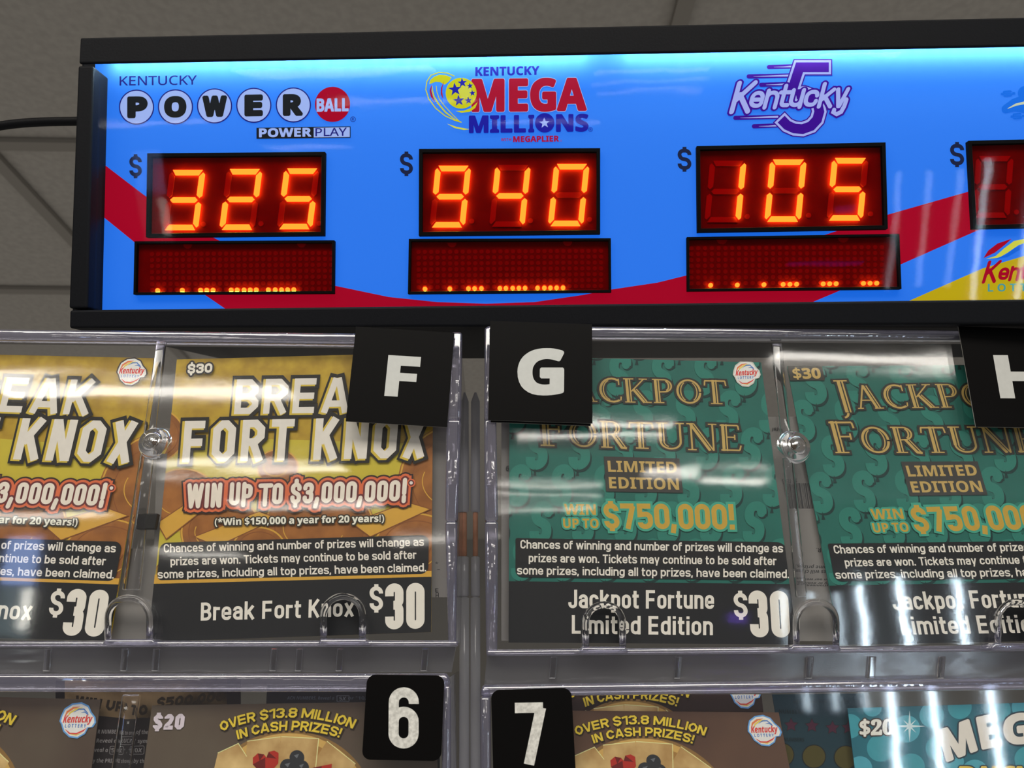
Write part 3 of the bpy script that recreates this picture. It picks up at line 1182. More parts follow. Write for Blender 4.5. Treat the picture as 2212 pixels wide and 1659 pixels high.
A.poly([Z5(*p) for p in [(1966, 748), (1995, 702), (2050, 660), (2136, 631), (2095, 668), (2035, 715)]], RED)
A.poly([Z5(*p) for p in [(1980, 754), (2040, 735), (2090, 690), (2150, 645), (2230, 628), (2330, 632), (2250, 650), (2180, 668), (2110, 716), (2060, 745)]], YL)
A.poly([Z5(*p) for p in [(2035, 752), (2100, 728), (2150, 690), (2212, 655), (2330, 650), (2240, 675), (2170, 706), (2110, 740)]], LB)
A.cond('K', Z5(1956, 893), Z5(2040, 888), 43, RED, w=.17, lean=13, joins=True)
A.cond('entucky', Z5(2048, 880), Z5(2490, 872), 36, RED, w=.19, lean=9, joins=True, gap=.03)
A.text('L O T T E R Y', Z5(1992, 950), Z5(2420, 944), 16.5, TE, 'bold')

A.z = 6e-5
# ---- dollar signs before the displays
for x0, x1, yt, yb in [(279.5, 306.5, 334.7, 387.5), (864, 892, 328.8, 382.6), (1463.7, 1493.4, 318.6, 373), (2052, 2082.4, 308, 363.4)]:
    A.cond('$', (x0, yb - 6), (x1, yb - 6.4), (yb - yt) / 1.2, NAVY, w=.18)
mb.build('face_panel', sign)

# ---- digit displays
board = solid('red_board', (146, 72, 78), 0.6, vary=0.15, scale=200)
unlit = solid('unlit_segment', (222, 150, 154), 0.5)
film = clear_sheet('red_film', tint=(0.55, 0.02, 0.03), gain=0.0)
lit = emit('lit_segment', (10.0, 24.0, 1.3), 1.0)
SEG = {0: 'abcdef', 1: 'bc', 2: 'abged', 3: 'abgcd', 4: 'fgbc', 5: 'afgcd', 8: 'abcdefg', 9: 'abfgcd', None: ''}


def seg_polys(W_, H_, t, sl):
    """Seven segments in a box W x H, slanted by sl over the height."""
    g = t * 0.16
    yh = H_ / 2
    P = {
        'a': [(g + 2, 0), (W_ - g - 2, 0), (W_ - t * .95, t), (t * .95, t)],
        'd': [(t * .95, H_ - t), (W_ - t * .95, H_ - t), (W_ - g - 2, H_), (g + 2, H_)],
        'g': [(t * .55, yh), (t * 1.05, yh - t / 2), (W_ - t * 1.05, yh - t / 2), (W_ - t * .55, yh), (W_ - t * 1.05, yh + t / 2), (t * 1.05, yh + t / 2)],
        'f': [(0, t * .65), (t * .35, t * .3), (t, t * 1.05), (t, yh - t * .7), (t * .5, yh - t * .2), (0, yh - t * .6)],
        'e': [(0, yh + t * .6), (t * .5, yh + t * .2), (t, yh + t * .7), (t, H_ - t * 1.05), (t * .35, H_ - t * .3), (0, H_ - t * .65)],
    }
    P['b'] = [(W_ - x, y) for x, y in P['f']][::-1]
    P['c'] = [(W_ - x, y) for x, y in P['e']][::-1]
    out = {}
    for k, v in P.items():
        cx, cy = sum(p[0] for p in v) / len(v), sum(p[1] for p in v) / len(v)
        kx, ky = (.93, .94) if k in 'adg' else (.96, .925)
        v = [(cx + (x - cx) * kx, cy + (y - cy) * ky) for x, y in v]
        out[k] = [(x - sl * y / H_, y) for x, y in v]
    return out


def inset(q, d):
    return [(q[0][0] + d, q[0][1] + d), (q[1][0] - d, q[1][1] + d), (q[2][0] - d, q[2][1] - d), (q[3][0] + d, q[3][1] - d)]


def bezel(mb, outer, inner, o0, o1, mat):
    for i in range(4):
        j = (i + 1) % 4
        q = [outer[i], outer[j], inner[j], inner[i]]
        mb.slab([S.at(x, y, o1) - S.n * (o1 - o0) for x, y in q], [S.at(x, y, o1) for x, y in q], mat)


def display_body(name, quad, bw):
    mb = MB()
    bezel(mb, quad, inset(quad, bw), 0.0002, 0.0030, black_flat)
    d = mb.build(name, sign)
    mb = MB()
    q = inset(quad, bw - 1)
    mb.slab([S.at(x, y, .0003) for x, y in q], [S.at(x, y, .0006) for x, y in q], board)
    mb.build('backing_board', d)
    mb = MB()
    q = inset(quad, bw + .3)
    mb.poly([S.at(x, y, .0027) for x, y in q], film)
    mb.build('red_window', d)
    return d


DISP = [
    ([(318, 331), (702, 328), (700, 508), (315, 512)], [(3, 367, 366.5, 497.3), (2, 490, 364.6, 496.7), (5, 614, 363.2, 495.4)], 17, 77, [(439, 484), (563.4, 483), (689, 482.5)]),
    ([(905, 321.5), (1296.5, 320), (1296.5, 504.5), (904.5, 508.5)], [(9, 941, 357.6, 491.6), (4, 1070, 355.8, 490.3), (0, 1197, 353.6, 488.6)], 14, 77, [(1019, 477.5), (1146, 476.6), (1273.5, 474)]),
    ([(1505, 315.5), (1913, 307.5), (1918, 494), (1507, 501)], [(1, 1534, 346.5, 480.6), (0, 1664, 344, 479.4), (5, 1798, 340.8, 476.6)], 13, 79, [(1614.5, 467.6), (1747, 465), (1881, 462)]),
    ([(2092, 304), (2512, 294), (2526, 484), (2102.5, 493.5)], [(None, 2109, 336.5, 471), (None, 2244, 333, 468), (None, 2380, 330, 465)], 9, 81, [(2196, 458), (2330, 455), (2465, 452)]),
]
for quad, digs, sl, wd, dots in DISP:
    d = display_body('number_display', quad, 7.5)
    for (val, x, y0, y1), dot in zip(digs, dots):
        mb = MB()
        for k, pts in seg_polys(wd, y1 - y0, 12.4, sl).items():
            on = k in SEG[val]
            off = .0023 if on else .0012
            pts = [(x + px, y0 + py) for px, py in pts]
            mb.slab([S.at(px, py, off) - S.n * .0004 for px, py in pts], [S.at(px, py, off) for px, py in pts], lit if on else unlit)
        pts = disc_pts(dot[0], dot[1], 5.5, n=16)
        mb.slab([S.at(px, py, .0012) - S.n * .0004 for px, py in pts], [S.at(px, py, .0012) for px, py in pts], unlit)
        mb.build('digit', d)

MSG = [
    ([(290.5, 521), (722, 519), (721, 633.5), (288, 636)], (140, 310, 3.16), [632, 800, 925, 967, 1010, 1134, 1175, 1222, 1264, 1305, 1388, 1435, 1478, 1520, 1562], (1003, 997), (595, 1818, 755, 1000, 30), [(838, 688, 30), (1615, 680, 30)]),
    ([(883, 516), (1319.5, 514.5), (1320.5, 631), (881, 634.5)], (840, 300, 3.814), [297, 502, 655, 706, 762, 914, 964, 1020, 1071, 1122, 1225, 1281, 1331, 1382, 1435], (1236, 1226), (245, 1748, 932, 1222, 30), [(520, 855, 38), (1473, 845, 38)]),
    ([(1484, 512), (1943, 505), (1947.5, 624), (1485, 628.5)], (1420, 290, 2.793), [322, 483, 644, 760, 801, 841, 1002, 1041, 1080, 1245, 1285, 1325], (911, 898), (205, 1355, 688, 900, 29), [(390, 632, 32), (1122, 622, 32)]),
]
dotdim = solid('unlit_dot', (178, 104, 108), 0.5)
for quad, (ox, oy, sc), lits, (ly0, ly1), (gx0, gx1, gy0, gy1, nc), halves in MSG:
    d = display_body('message_display', quad, 4.8)
    mb = MB()
    rows = 7
    for r in range(rows):
        for c in range(nc):
            X = ox + (gx0 + (gx1 - gx0) * c / (nc - 1)) / sc
            Y = oy + (gy0 + (gy1 - gy0) * r / (rows - 1)) / sc - 2.6 * c / (nc - 1)
            pts = disc_pts(X, Y, 4.9, n=10)
            mb.slab([S.at(px, py, .0009) - S.n * .0002 for px, py in pts], [S.at(px, py, .0009) for px, py in pts], dotdim)
    for hx, hy, hr in halves:
        pts = [(ox + (hx + hr * math.cos(a)) / sc, oy + (hy + hr * math.sin(a)) / sc) for a in [math.pi * i / 10 for i in range(11)]]
        mb.slab([S.at(px, py, .0009) - S.n * .0002 for px, py in pts], [S.at(px, py, .0009) for px, py in pts], unlit)
    o = mb.build('dot_matrix', d)
    for lx in lits:
        mb = MB()
        ly = ly0 + (ly1 - ly0) * (lx - lits[0]) / (lits[-1] - lits[0])
        pts = disc_pts(ox + lx / sc, oy + ly / sc, 4.9, n=16)
        mb.slab([S.at(px, py, .0020) - S.n * .0006 for px, py in pts], [S.at(px, py, .0024) for px, py in pts], lit)
        mb.build('lit_dot', d)

# ---- clear acrylic front of the sign
acr = clear_sheet('sign_acrylic', tint=(0.985, 0.985, 0.985), rough=0.03, bump=0.25, scale=(14, 14, 40), gain=0.19, dist=0.0003)
mb = MB()
q = [(215, 122), (RX - 50, 80), (RX - 50, 641), (203, 671)]
mb.slab([S.at(x, y, .0115) - S.n * .0015 for x, y in q], [S.at(x, y, .0115) for x, y in q], acr)
mb.build('acrylic_front', sign)

# ---- lamp strip tucked under the top rail, lighting the face from its edge
i = 0
x = 246.0
while x < RX - 60:
    p = S.at(x, top_in(x) - 6, .0055)
    li = bpy.data.lights.new('edge_lamp', 'POINT')
    li.energy = 0.016 * (0.35 if 1285 < x < 1330 else 1.0)
    li.color = (0.66, 0.90, 1.0)
    li.shadow_soft_size = 0.0008
    lo = bpy.data.objects.new('edge_lamp', li)
    COL.objects.link(lo)
    lo.location = p
    x += 37.3

# ---- black lead into the left end of the sign
cp = [S.at(x, y, -.045) for x, y in [(-260, 330), (-120, 296), (0, 272), (80, 264), (166, 262), (176, 262)]]
cu = bpy.data.curves.new('power_cable', 'CURVE')
cu.dimensions = '3D'
sp = cu.splines.new('POLY')
mb = MB()
pts = []
for i in range(len(cp) - 1):
    a, b = cp[i], cp[i + 1]
    p0 = cp[i - 1] if i else a
    p3 = cp[i + 2] if i + 2 < len(cp) else b
    for k in range(8):
        t = k / 8
        pts.append(0.5 * ((2 * a) + (b - p0) * t + (2 * p0 - 5 * a + 4 * b - p3) * t * t + (3 * a - p0 - 3 * b + p3) * t ** 3))
pts.append(cp[-1])
bpy.data.curves.remove(cu)
cab = solid('cable_rubber', (6, 6, 9), 0.6, spec=0.15)
rad = 9.6 / FX * 0.45
vs, fs = [], []
for i, p in enumerate(pts):
    d = (pts[min(i + 1, len(pts) - 1)] - pts[max(i - 1, 0)]).normalized()
    s1 = d.cross(Vector((0, 0, 1))).normalized()
    s2 = s1.cross(d)
    for k in range(14):
        a = 2 * math.pi * k / 14
        vs.append(p + s1 * rad * math.cos(a) + s2 * rad * math.sin(a))
    if i:
        for k in range(14):
            j = (k + 1) % 14
            fs.append(((i - 1) * 14 + k, (i - 1) * 14 + j, i * 14 + j, i * 14 + k))
mb.add(vs, fs, cab)
tag(mb.build('power_cable', smooth=True), 'thick black power cable running into the left end of the jackpot sign', 'cable')


# ================================================================== clear ticket dispensers
cover_m = clear_sheet('clear_cover', tint=(0.99, 0.99, 0.992), rough=0.045, bump=0.5, scale=(6, 6, 28), gain=1.45, haze=0.003, dist=0.0005, bump2=0.06)
rim_m = clear_sheet('clear_rim', tint=(0.80, 0.79, 0.88), gain=4.5, rough=0.05, bump=0.6, scale=(70, 70, 70), haze=0.08, hcol=(0.55, 0.54, 0.72))
lip_m = glass('clear_lip', (0.96, 0.96, 0.98), bump=0.0)
side_m = clear_sheet('clear_side', tint=(0.82, 0.82, 0.88), gain=1.6, rough=0.05, bump=0.5, scale=(60, 60, 60), haze=0.05)
band_m = clear_sheet('clear_shelf', tint=(0.72, 0.72, 0.76), gain=1.2, rough=0.10, bump=0.6, scale=(25, 25, 120), haze=0.06)
screw_m = solid('screw_metal', (70, 60, 52), 0.35, metallic=0.8)
clip_m = solid('black_clip', (12, 12, 13), 0.5)


def strip_solid(mb, plane, path, width, o0, o1, mat):
    """A raised rounded bar following a path of pixels on the plane."""
    n = len(path)
    prof = [(-.5, 0), (-.5, .55), (-.28, .92), (0, 1), (.28, .92), (.5, .55), (.5, 0)]
    rings = []
    for i, p in enumerate(path):
        a = path[max(i - 1, 0)]
        b = path[min(i + 1, n - 1)]
        d = (b[0] - a[0], b[1] - a[1])
        l = math.hypot(*d) or 1e-9
        nx, ny = -d[1] / l, d[0] / l
        rings.append([plane.at(p[0] + nx * width * u, p[1] + ny * width * u, o0 + (o1 - o0) * h) for u, h in prof])
    m = len(prof)
    vs = [q for r in rings for q in r]
    fs = []
    for i in range(n - 1):
        for k in range(m):
            j = (k + 1) % m
            fs.append((i * m + k, i * m + j, (i + 1) * m + j, (i + 1) * m + k))
    fs += [tuple(range(m)), tuple(range((n - 1) * m, n * m))[::-1]]
    mb.add(vs, fs, mat)


def arch(cx, yb, yt, hw, n=14, lean=0):
    """U-shaped finger opening, from lower left up and round to lower right."""
    r = hw
    pts = [(cx - hw - lean * .5, yb)]
    pts += [(cx - r * math.cos(math.pi * i / n), yt + r - r * math.sin(math.pi * i / n)) for i in range(n + 1)]
    pts += [(cx + hw + lean * .5, yb)]
    return pts


def dispenser(plane, label, xl, xr, yt, yb, side_l, side_r, arches, dividers, knobs, shelf, tl=0.0, tr=0.0, depth=.11):
    """One clear two-bay unit: cover between rims, finger openings with raised lips, divider, knob and side walls.
    side_l / side_r: (outer, inner) pixel paths of the side rims, top to bottom, or None outside the frame."""
    root = empty('ticket_dispenser', plane.at((xl + xr) / 2, yb[0], -.05))
    tag(root, label, 'ticket dispenser', 'clear ticket dispensers under the sign')
    ytl, ytr = yt
    ybl, ybr = yb
    ly = lambda a, b, x: a + (b - a) * (x - xl) / (xr - xl)
    # cover with its finger openings left out
    rim_h = shelf['rim']
    ring = [(xl + 6, ytl + rim_h * .5), (xr - 6, ytr + rim_h * .5), (xr - 6, ybr - 6)]
    for a in sorted(arches, key=lambda q: -q[0]):
        yy = ly(ybl, ybr, a[0]) - 6
        ring += [(p[0], min(p[1], yy)) for p in arch(a[0], yy, a[1], a[2] - 4)][::-1]
    ring += [(xl + 6, ybl - 6)]
    mb = MB()
    mb.slab([plane.at(x, y, 0) - plane.n * .0022 for x, y in ring], [plane.at(x, y, 0) for x, y in ring], cover_m)
    mb.build('front_cover', root)
    # rims
    mb = MB()
    q = [(xl, ytl), (xr, ytr), (xr, ytr + rim_h), (xl, ytl + rim_h)]
    mb.slab([plane.at(x, y, .0022) - plane.n * .0075 for x, y in q], [plane.at(x, y, .0022) for x, y in q], rim_m)
    mb.build('top_rim', root, bevel=.0016, smooth=True)
    mb = MB()
    q = [(xl, ybl - 5), (xr, ybr - 5), (xr, ybr + 9), (xl, ybl + 9)]
    mb.slab([plane.at(x, y, .0022) - plane.n * .0074 for x, y in q], [plane.at(x, y, .0022) for x, y in q], rim_m)
    mb.build('bottom_rim', root, bevel=.0012, smooth=True)
    for sd in (side_l, side_r):
        if not sd:
            continue
        out, inn = sd
        mb = MB()
        for i in range(len(out) - 1):
            q = [out[i], inn[i], inn[i + 1], out[i + 1]]
            o = .0030 if i % 2 else .0022
            mb.slab([plane.at(x, y, o) - plane.n * .0075 for x, y in q], [plane.at(x, y, o) for x, y in q], rim_m)
        mb.build('side_rim', root, bevel=.0013, smooth=True)
        xm0 = (out[0][0] * .7 + inn[0][0] * .3, out[0][1] + 8)
        xm1 = (out[-1][0] * .7 + inn[-1][0] * .3, out[-1][1] - 4)
        w = 4 if out[0][0] > inn[0][0] else -4
        q = [(xm0[0], xm0[1]), (xm0[0] + w, xm0[1]), (xm1[0] + w, xm1[1]), (xm1[0], xm1[1])]
        if w < 0:
            q = [q[1], q[0], q[3], q[2]]
        fr = [plane.at(x, y, -.0058) for x, y in q]
        mb = MB()
        mb.slab([p - plane.n * depth for p in fr], fr, side_m)
        mb.build('side_wall', root)
    # raised lips round the finger openings, with a foot at the bottom
    for cx, ay, hw in arches:
        yy = ly(ybl, ybr, cx) - 4
        mb = MB()
        strip_solid(mb, plane, arch(cx, yy, ay, hw), 15, -.0018, .0042, lip_m)
        mb.build('finger_lip', root, smooth=True)
        mb = MB()
        q = [(cx - hw - 8, yy - 5), (cx + hw + 8, yy - 5), (cx + hw + 14, yy + 9), (cx - hw - 14, yy + 9)]
        mb.slab([plane.at(x, y, .0050) - plane.n * .010 for x, y in q], [plane.at(x, y, .0050) for x, y in q], rim_m)
        mb.build('lip_foot', root, bevel=.001, smooth=True)
    for q in dividers:
        mb = MB()
        fr = [plane.at(x, y, -.0026) for x, y in q]
        mb.slab([p - plane.n * .0028 for p in fr], fr, lip_m)
        mb.build('divider', root, bevel=.0008, smooth=True)
    for cx, cy, r, clip in knobs:
        mb = MB()
        prof = [(0, .0052), (.16, .0050), (.22, .0036), (.40, .0052), (.56, .0046), (.62, .0030), (.80, .0036), (.90, .0022), (1.0, .0003)]
        n = 36
        c0 = plane.at(cx, cy, .0003)
        k = (plane.at(cx + r, cy, .0003) - c0).length
        vs, fs = [c0 + plane.n * prof[0][1]], []
        for pr, h in prof[1:]:
            for i in range(n):
                a = 2 * math.pi * i / n
                vs.append(c0 + plane.u * (pr * k * math.cos(a)) + plane.v * (pr * k * math.sin(a)) + plane.n * h)
        for i in range(n):
            fs.append((0, 1 + i, 1 + (i + 1) % n))
        for jn in range(len(prof) - 2):
            for i in range(n):
                j = (i + 1) % n
                a = 1 + jn * n
                fs.append((a + i, a + n + i, a + n + j, a + j))
        last = 1 + (len(prof) - 2) * n
        fs.append(tuple(range(last, last + n)))
        mb.add(vs, fs, lip_m)
        kn = mb.build('knob', root, smooth=True)
        mb = MB()
        pts = [c0 + plane.n * .0022 + plane.u * (k * .17 * math.cos(2 * math.pi * i / 12)) + plane.v * (k * .17 * math.sin(2 * math.pi * i / 12)) for i in range(12)]
        mb.slab([p - plane.n * .0015 for p in pts], pts, screw_m)
        mb.build('screw', kn)
        if clip:
            mb = MB()
            fr = [plane.at(x, y, -.0028) for x, y in clip]
            mb.slab([p - plane.n * .003 for p in fr], fr, clip_m)
            mb.build('retaining_clip', root, bevel=.0005)
    # clear shelf below the cover
    q = shelf['band']
    if q:
        mb = MB()
        mb.slab([plane.at(x, y, -.004) - plane.n * .003 for x, y in q], [plane.at(x, y, -.004) for x, y in q], band_m)
        sh = mb.build('shelf_front', root)
        for x in shelf['ribs']:
            mb = MB()
            q2 = [(x, q[0][1] + 4), (x + 14, q[0][1] + 4), (x + 10, q[2][1] - 2), (x - 4, q[2][1] - 2)]
            mb.slab([plane.at(a, b, -.0022) - plane.n * .0016 for a, b in q2], [plane.at(a, b, -.0022) for a, b in q2], lip_m)
            mb.build('stiffening_rib', root, bevel=.0004)
    return root


dispenser(UPP, 'clear plastic dispenser holding the gold tickets, with letter F on its corner', -330, 990, (705.5, 721), (1390, 1388),
          None, ([(998, 716), (996, 905), (988, 1125), (985, 1392)], [(974, 716), (964, 905), (961, 1125), (968, 1392)]),
          [(-330 + 55, 1290, 42), (278, 1291, 45), (741, 1288, 42)],
          [[(336, 735), (356, 735), (300, 1275), (262, 1275)]],
          [(336, 958, 36, [(296, 1109), (341, 1109), (334, 1143), (292, 1143)])],
          {'rim': 24, 'band': [(-330, 1397), (985, 1395), (975, 1452), (-330, 1454)], 'ribs': [95, 262, 330, 585, 640, 728, 912]})
dispenser(UPP, 'clear plastic dispenser holding the teal tickets, with letters G and H on its corners', 1050, 2420, (702, 714), (1408, 1396),
          ([(1047, 705), (1046, 905), (1047, 1125), (1050, 1410)], [(1064, 705), (1072, 905), (1076, 1125), (1074, 1410)]), None,
          [(1305, 1306, 40), (1763, 1300, 43), (2196, 1300, 40)],
          [[(1668, 740), (1690, 740), (1745, 1290), (1722, 1290)]],
          [(1714, 966, 36, None)],
          {'rim': 22, 'band': [(1052, 1414), (2420, 1403), (2420, 1468), (1046, 1480)], 'ribs': [1190, 1460, 1745, 1880, 2030]})
dispenser(LOW, 'lower clear dispenser with the brown tickets, number 6 on its corner', -330, 968, (1456, 1455), (2030, 2026),
          None, ([(968, 1458), (974, 1480), (972, 2030)], [(950, 1458), (956, 1480), (950, 2030)]),
          [], [[(262, 1500), (300, 1500), (236, 2000), (190, 2000)]], [], {'rim': 40, 'band': None, 'ribs': []})
dispenser(LOW, 'lower clear dispenser with brown and turquoise tickets, number 7 on its corner', 1040, 2420, (1480, 1462), (2050, 2044),
          ([(1040, 1484), (1037, 1505), (1040, 2050)], [(1058, 1484), (1060, 1505), (1062, 2050)]), None,
          [], [], [], {'rim': 26, 'band': None, 'ribs': []})

# ---- clear posts between the units
post_m = clear_sheet('clear_post', tint=(0.92, 0.93, 0.96), gain=2.5, rough=0.12, bump=0.4, scale=(90, 90, 30), haze=0.55, hcol=(0.93, 0.93, 0.96))
orange_m = solid('orange_rod', (255, 158, 128), 0.4, vary=0.2, scale=150)
POST = Plane(-19.0, -1.6, 0.3, 1030, 1050, 0.430)
for k, (cx, lab) in enumerate([(1003, 'clear upright post with orange core in the gap, beside letter F dispenser'), (1027, 'clear upright post with orange core in the gap, beside letter G dispenser')]):
    root = empty('divider_post', POST.at(cx, 1450))
    tag(root, lab, 'post', 'clear posts in the gap')
    for nm, y0, y1, w, m in (('tube', 868, 1104, 9.5, post_m), ('orange_core', 1108, 1200, 5.5, orange_m), ('collar', 1204, 1286, 9.5, post_m), ('lower_tube', 1292, 1700, 10.5, post_m)):
        a, b = POST.at(cx, y0), POST.at(cx, y1)
        d = (b - a).normalized()
        s1 = d.cross(POST.n).normalized()
        s2 = s1.cross(d)
        r = (POST.at(cx + w, y0) - a).length
        n = 20
        vs = []
        for e, c, rr in ((0, a - d * (r * (2.2 if nm == 'tube' else .3)), r * .25), (1, a, r), (2, b, r), (3, b + d * r * .3, r * .7)):
            vs += [c + s1 * rr * math.cos(2 * math.pi * i / n) + s2 * rr * math.sin(2 * math.pi * i / n) for i in range(n)]
        fs = [tuple(range(n)), tuple(range(3 * n, 4 * n))]
        for e in range(3):
            for i in range(n):
                j = (i + 1) % n
                fs.append((e * n + i, e * n + j, (e + 1) * n + j, (e + 1) * n + i))
        mb = MB()
        mb.add(vs, fs, m)
        mb.build(nm, root, smooth=True)

# ================================================================== tickets
PAPER = ink((204, 200, 192))
BLK = ink((18, 19, 22))
DARK = ink((26, 24, 22))
TXT = ink((212, 207, 196))
TOFF, THK = -.0060, .0004


def lottery_emblem(a, cx, cy, w, rim):
    """Round white emblem: swirling ribbons over red script and a small blue line of capitals."""
    k = w / 100.0
    wh, rd, bl, ye, og = ink((222, 216, 208)), ink((200, 60, 56)), ink((62, 112, 180)), ink((226, 190, 80)), ink((222, 120, 70))
    P = lambda x, y: (cx + x * k, cy + y * k)
    blob = [(-44, -12), (-38, -30), (-20, -44), (4, -48), (24, -40), (34, -24), (46, -12), (50, 2), (44, 14), (32, 16), (26, 32), (8, 44), (-14, 42), (-32, 28), (-40, 10), (-46, 2)]
    out = [P(x * 1.1, y * 1.1) for x, y in blob]
    a.poly(out, rim)
    a.poly([P(x, y) for x, y in blob], wh)
    a.line([P(-38, -8), P(-32, -24), P(-16, -36), P(2, -40)], 6 * k, og, taper=[.3, 1, 1, .2])
    a.line([P(-30, -10), P(-24, -22), P(-8, -33), P(10, -38)], 5 * k, ye, taper=[.3, 1, 1, .2])
    a.line([P(-14, -24), P(0, -33), P(14, -34), P(28, -22)], 3.4 * k, bl, taper=[.2, 1, 1, .6])
    a.line([P(8, -24), P(18, -26), P(30, -18)], 3 * k, bl, taper=[.3, 1, .6])
    a.line([P(-30, 24), P(-16, 35), P(4, 35), P(22, 26), P(30, 18)], 4 * k, rd, taper=[.2, 1, 1, 1, .2])
    a.line([P(-14, 37), P(4, 39), P(20, 32)], 3 * k, ye, taper=[.2, 1, .2])
    a.text('Kentucky', P(-40, 6), P(43, 2), 20 * k, rd, 'bolditalic', fat=0.3 * k)
    a.text('L O T T E R Y', P(-32, 19), P(28, 17), 9.5 * k, bl, 'bold')


# ---------- gold ticket
K2 = [(382, 776.5), (936, 761.5), (931.5, 1365.5), (321.5, 1387)]
GOLD = solid('gold_print', (172, 143, 40), 0.5, rgb2=(148, 118, 30), scale=140)
GOLDB = ink((178, 162, 48))
BRN = solid('bronze_print', (146, 92, 40), 0.5, rgb2=(120, 72, 28), scale=120)
BRN2 = ink((120, 70, 30))
GL = ink((190, 146, 54))
MAR = ink((92, 34, 36))
ORG_ = ink((196, 96, 58))


def gold_art(a):
    a.poly([(300, 940), (960, 960), (960, 1290), (280, 1290)], GOLDB)
    # coins and bars below the heading
    for cx, cy, r in [(1010, 1040, 150), (600, 1010, 46), (395, 1080, 80), (330, 940, 70), (690, 1140, 120), (480, 1150, 90), (900, 1190, 95), (560, 1190, 60)]:
        a.disc(cx, cy, r, BRN, ry=r * .86, n=48)
        a.ring(cx, cy, r * .97, 3.5, GL, ry=r * .84)
        a.ring(cx, cy, r * .80, 2.0, BRN2, ry=r * .68)
        a.ring(cx - r * .1, cy, r * .55, 2.0, GL, ry=r * .4, a0=20, a1=200)
    for pts in ([(420, 1160), (560, 1105), (600, 1120), (470, 1180)], [(760, 1130), (880, 1085), (930, 1100), (800, 1160)], [(340, 1130), (400, 1090), (430, 1110), (360, 1165)]):
        a.poly(pts, GL)
        a.line(pts, 2.2, BRN2, closed=True)
    for i in range(26):
        x = 340 + 23.5 * i
        a.line([(x, 1265), (x + 16 * math.sin(i * 2.1), 1225), (x + 30, 1180)], 2.0, GL if i % 2 else BRN2)
    a.poly([(300, 1242), (960, 1233), (960, 1248), (300, 1262)], GL)
    # black disclaimer box and foot
    a.poly(rounded([(347, 1173, 16), (927, 1156, 16), (925, 1240, 16), (341, 1254, 10)], True), BLK)
    a.poly([(300, 1262.5), (960, 1245.5), (960, 1420), (300, 1420)], BLK)
    a.cond('Chances of winning and number of prizes will change as', (355.7, 1194), (916.5, 1179.5), 18, TXT, w=.165, gap=.085, lean=-.5)
    a.cond('prizes are won. Tickets may continue to be sold after', (370, 1222), (900, 1207.6), 18, TXT, w=.165, gap=.085, lean=-.5)
    a.cond('some prizes, including all top prizes, have been claimed.', (342.5, 1250), (921, 1234.7), 18, TXT, w=.165, gap=.085, lean=-.5)
    a.cond('Break Fort Knox', (435, 1341), (765, 1331.6), 39, TXT, w=.165, gap=.10, lean=1)
    a.cond('$', (799, 1319), (828, 1318.6), 52, TXT, w=.17)
    a.cond('30', (832.5, 1360), (917.5, 1358), 99, TXT, w=.185, gap=.06)
    # heading
    for s, p0, p1, h, oc in (('BREAK', (504, 897.5), (818, 893), 77, 1), ('FORT KNOX', (392, 1001.5), (917, 991), 91, 1)):
        a.cond(s, p0, p1, h, ink((24, 22, 20)), w=.20, octa=True, gap=.13, lean=7, dw=7.5, joins=False)
        a.cond(s, p0, p1, h, ink((188, 164, 56)), w=.20, octa=True, gap=.13, lean=7, shift=(-2.6, 1.4), dw=.6)
        a.cond(s, p0, p1, h, ink((204, 199, 190)), w=.20, octa=True, gap=.13, lean=7, shift=(1.4, -.6), dw=-.9)
    a.cond('WIN UP TO $3,000,000!', (404.5, 1095), (878, 1083), 45.5, ink((212, 204, 190)), w=.205, gap=.075, lean=3,
           outline=[(ink((42, 26, 22)), 12.5), (ORG_, 9.0), (MAR, 4.0)], joins=True)
    a.disc(888.6, 1044, 9, ORG_)
    a.disc(888.6, 1044, 6.4, MAR)
    a.disc(888.6, 1044, 3.6, PAPER)
    a.text('(*Win $150,000 a year for 20 years!)', (466, 1135.5), (830, 1127.5), 14.5, ink((216, 212, 198)), 'bold', fat=.35, outline=[(ink((40, 36, 26)), 3.2)])
    a.cond('$30', (406.5, 808.8), (459.5, 806.5), 20.5, ink((214, 208, 196)), w=.24, gap=.09, lean=1.5, outline=[(ink((40, 36, 38)), 3.4)], joins=True)
    lottery_emblem(a, 893, 796, 62, ink((60, 52, 52)))


g1 = card('lottery_ticket', UPP, K2, TOFF, THK, GOLD, gold_art)
tag(g1, 'gold $30 ticket whose top right corner is covered by the letter F card', 'lottery ticket', 'scratch tickets in the dispensers')
K1 = [(-238, 761), (336, 773.7), (238, 1384.5), (-400, 1368)]
g2 = card('lottery_ticket', UPP, K1, TOFF, THK, GOLD, gold_art, ref=K2)
tag(g2, 'gold $30 ticket cut off by the left edge of the view', 'lottery ticket', 'scratch tickets in the dispensers')

# ---------- teal ticket
J1 = [(1101, 769), (1644, 783), (1722, 1392), (1098.6, 1388)]
TEAL = solid('teal_print', (25, 93, 83), 0.5, vary=0.12, scale=60)
TL1 = ink((36, 110, 97))
TL2 = ink((10, 46, 44))
GT = ink((176, 148, 84))
GT2 = ink((178, 144, 56))
EDGE = ink((40, 40, 36))


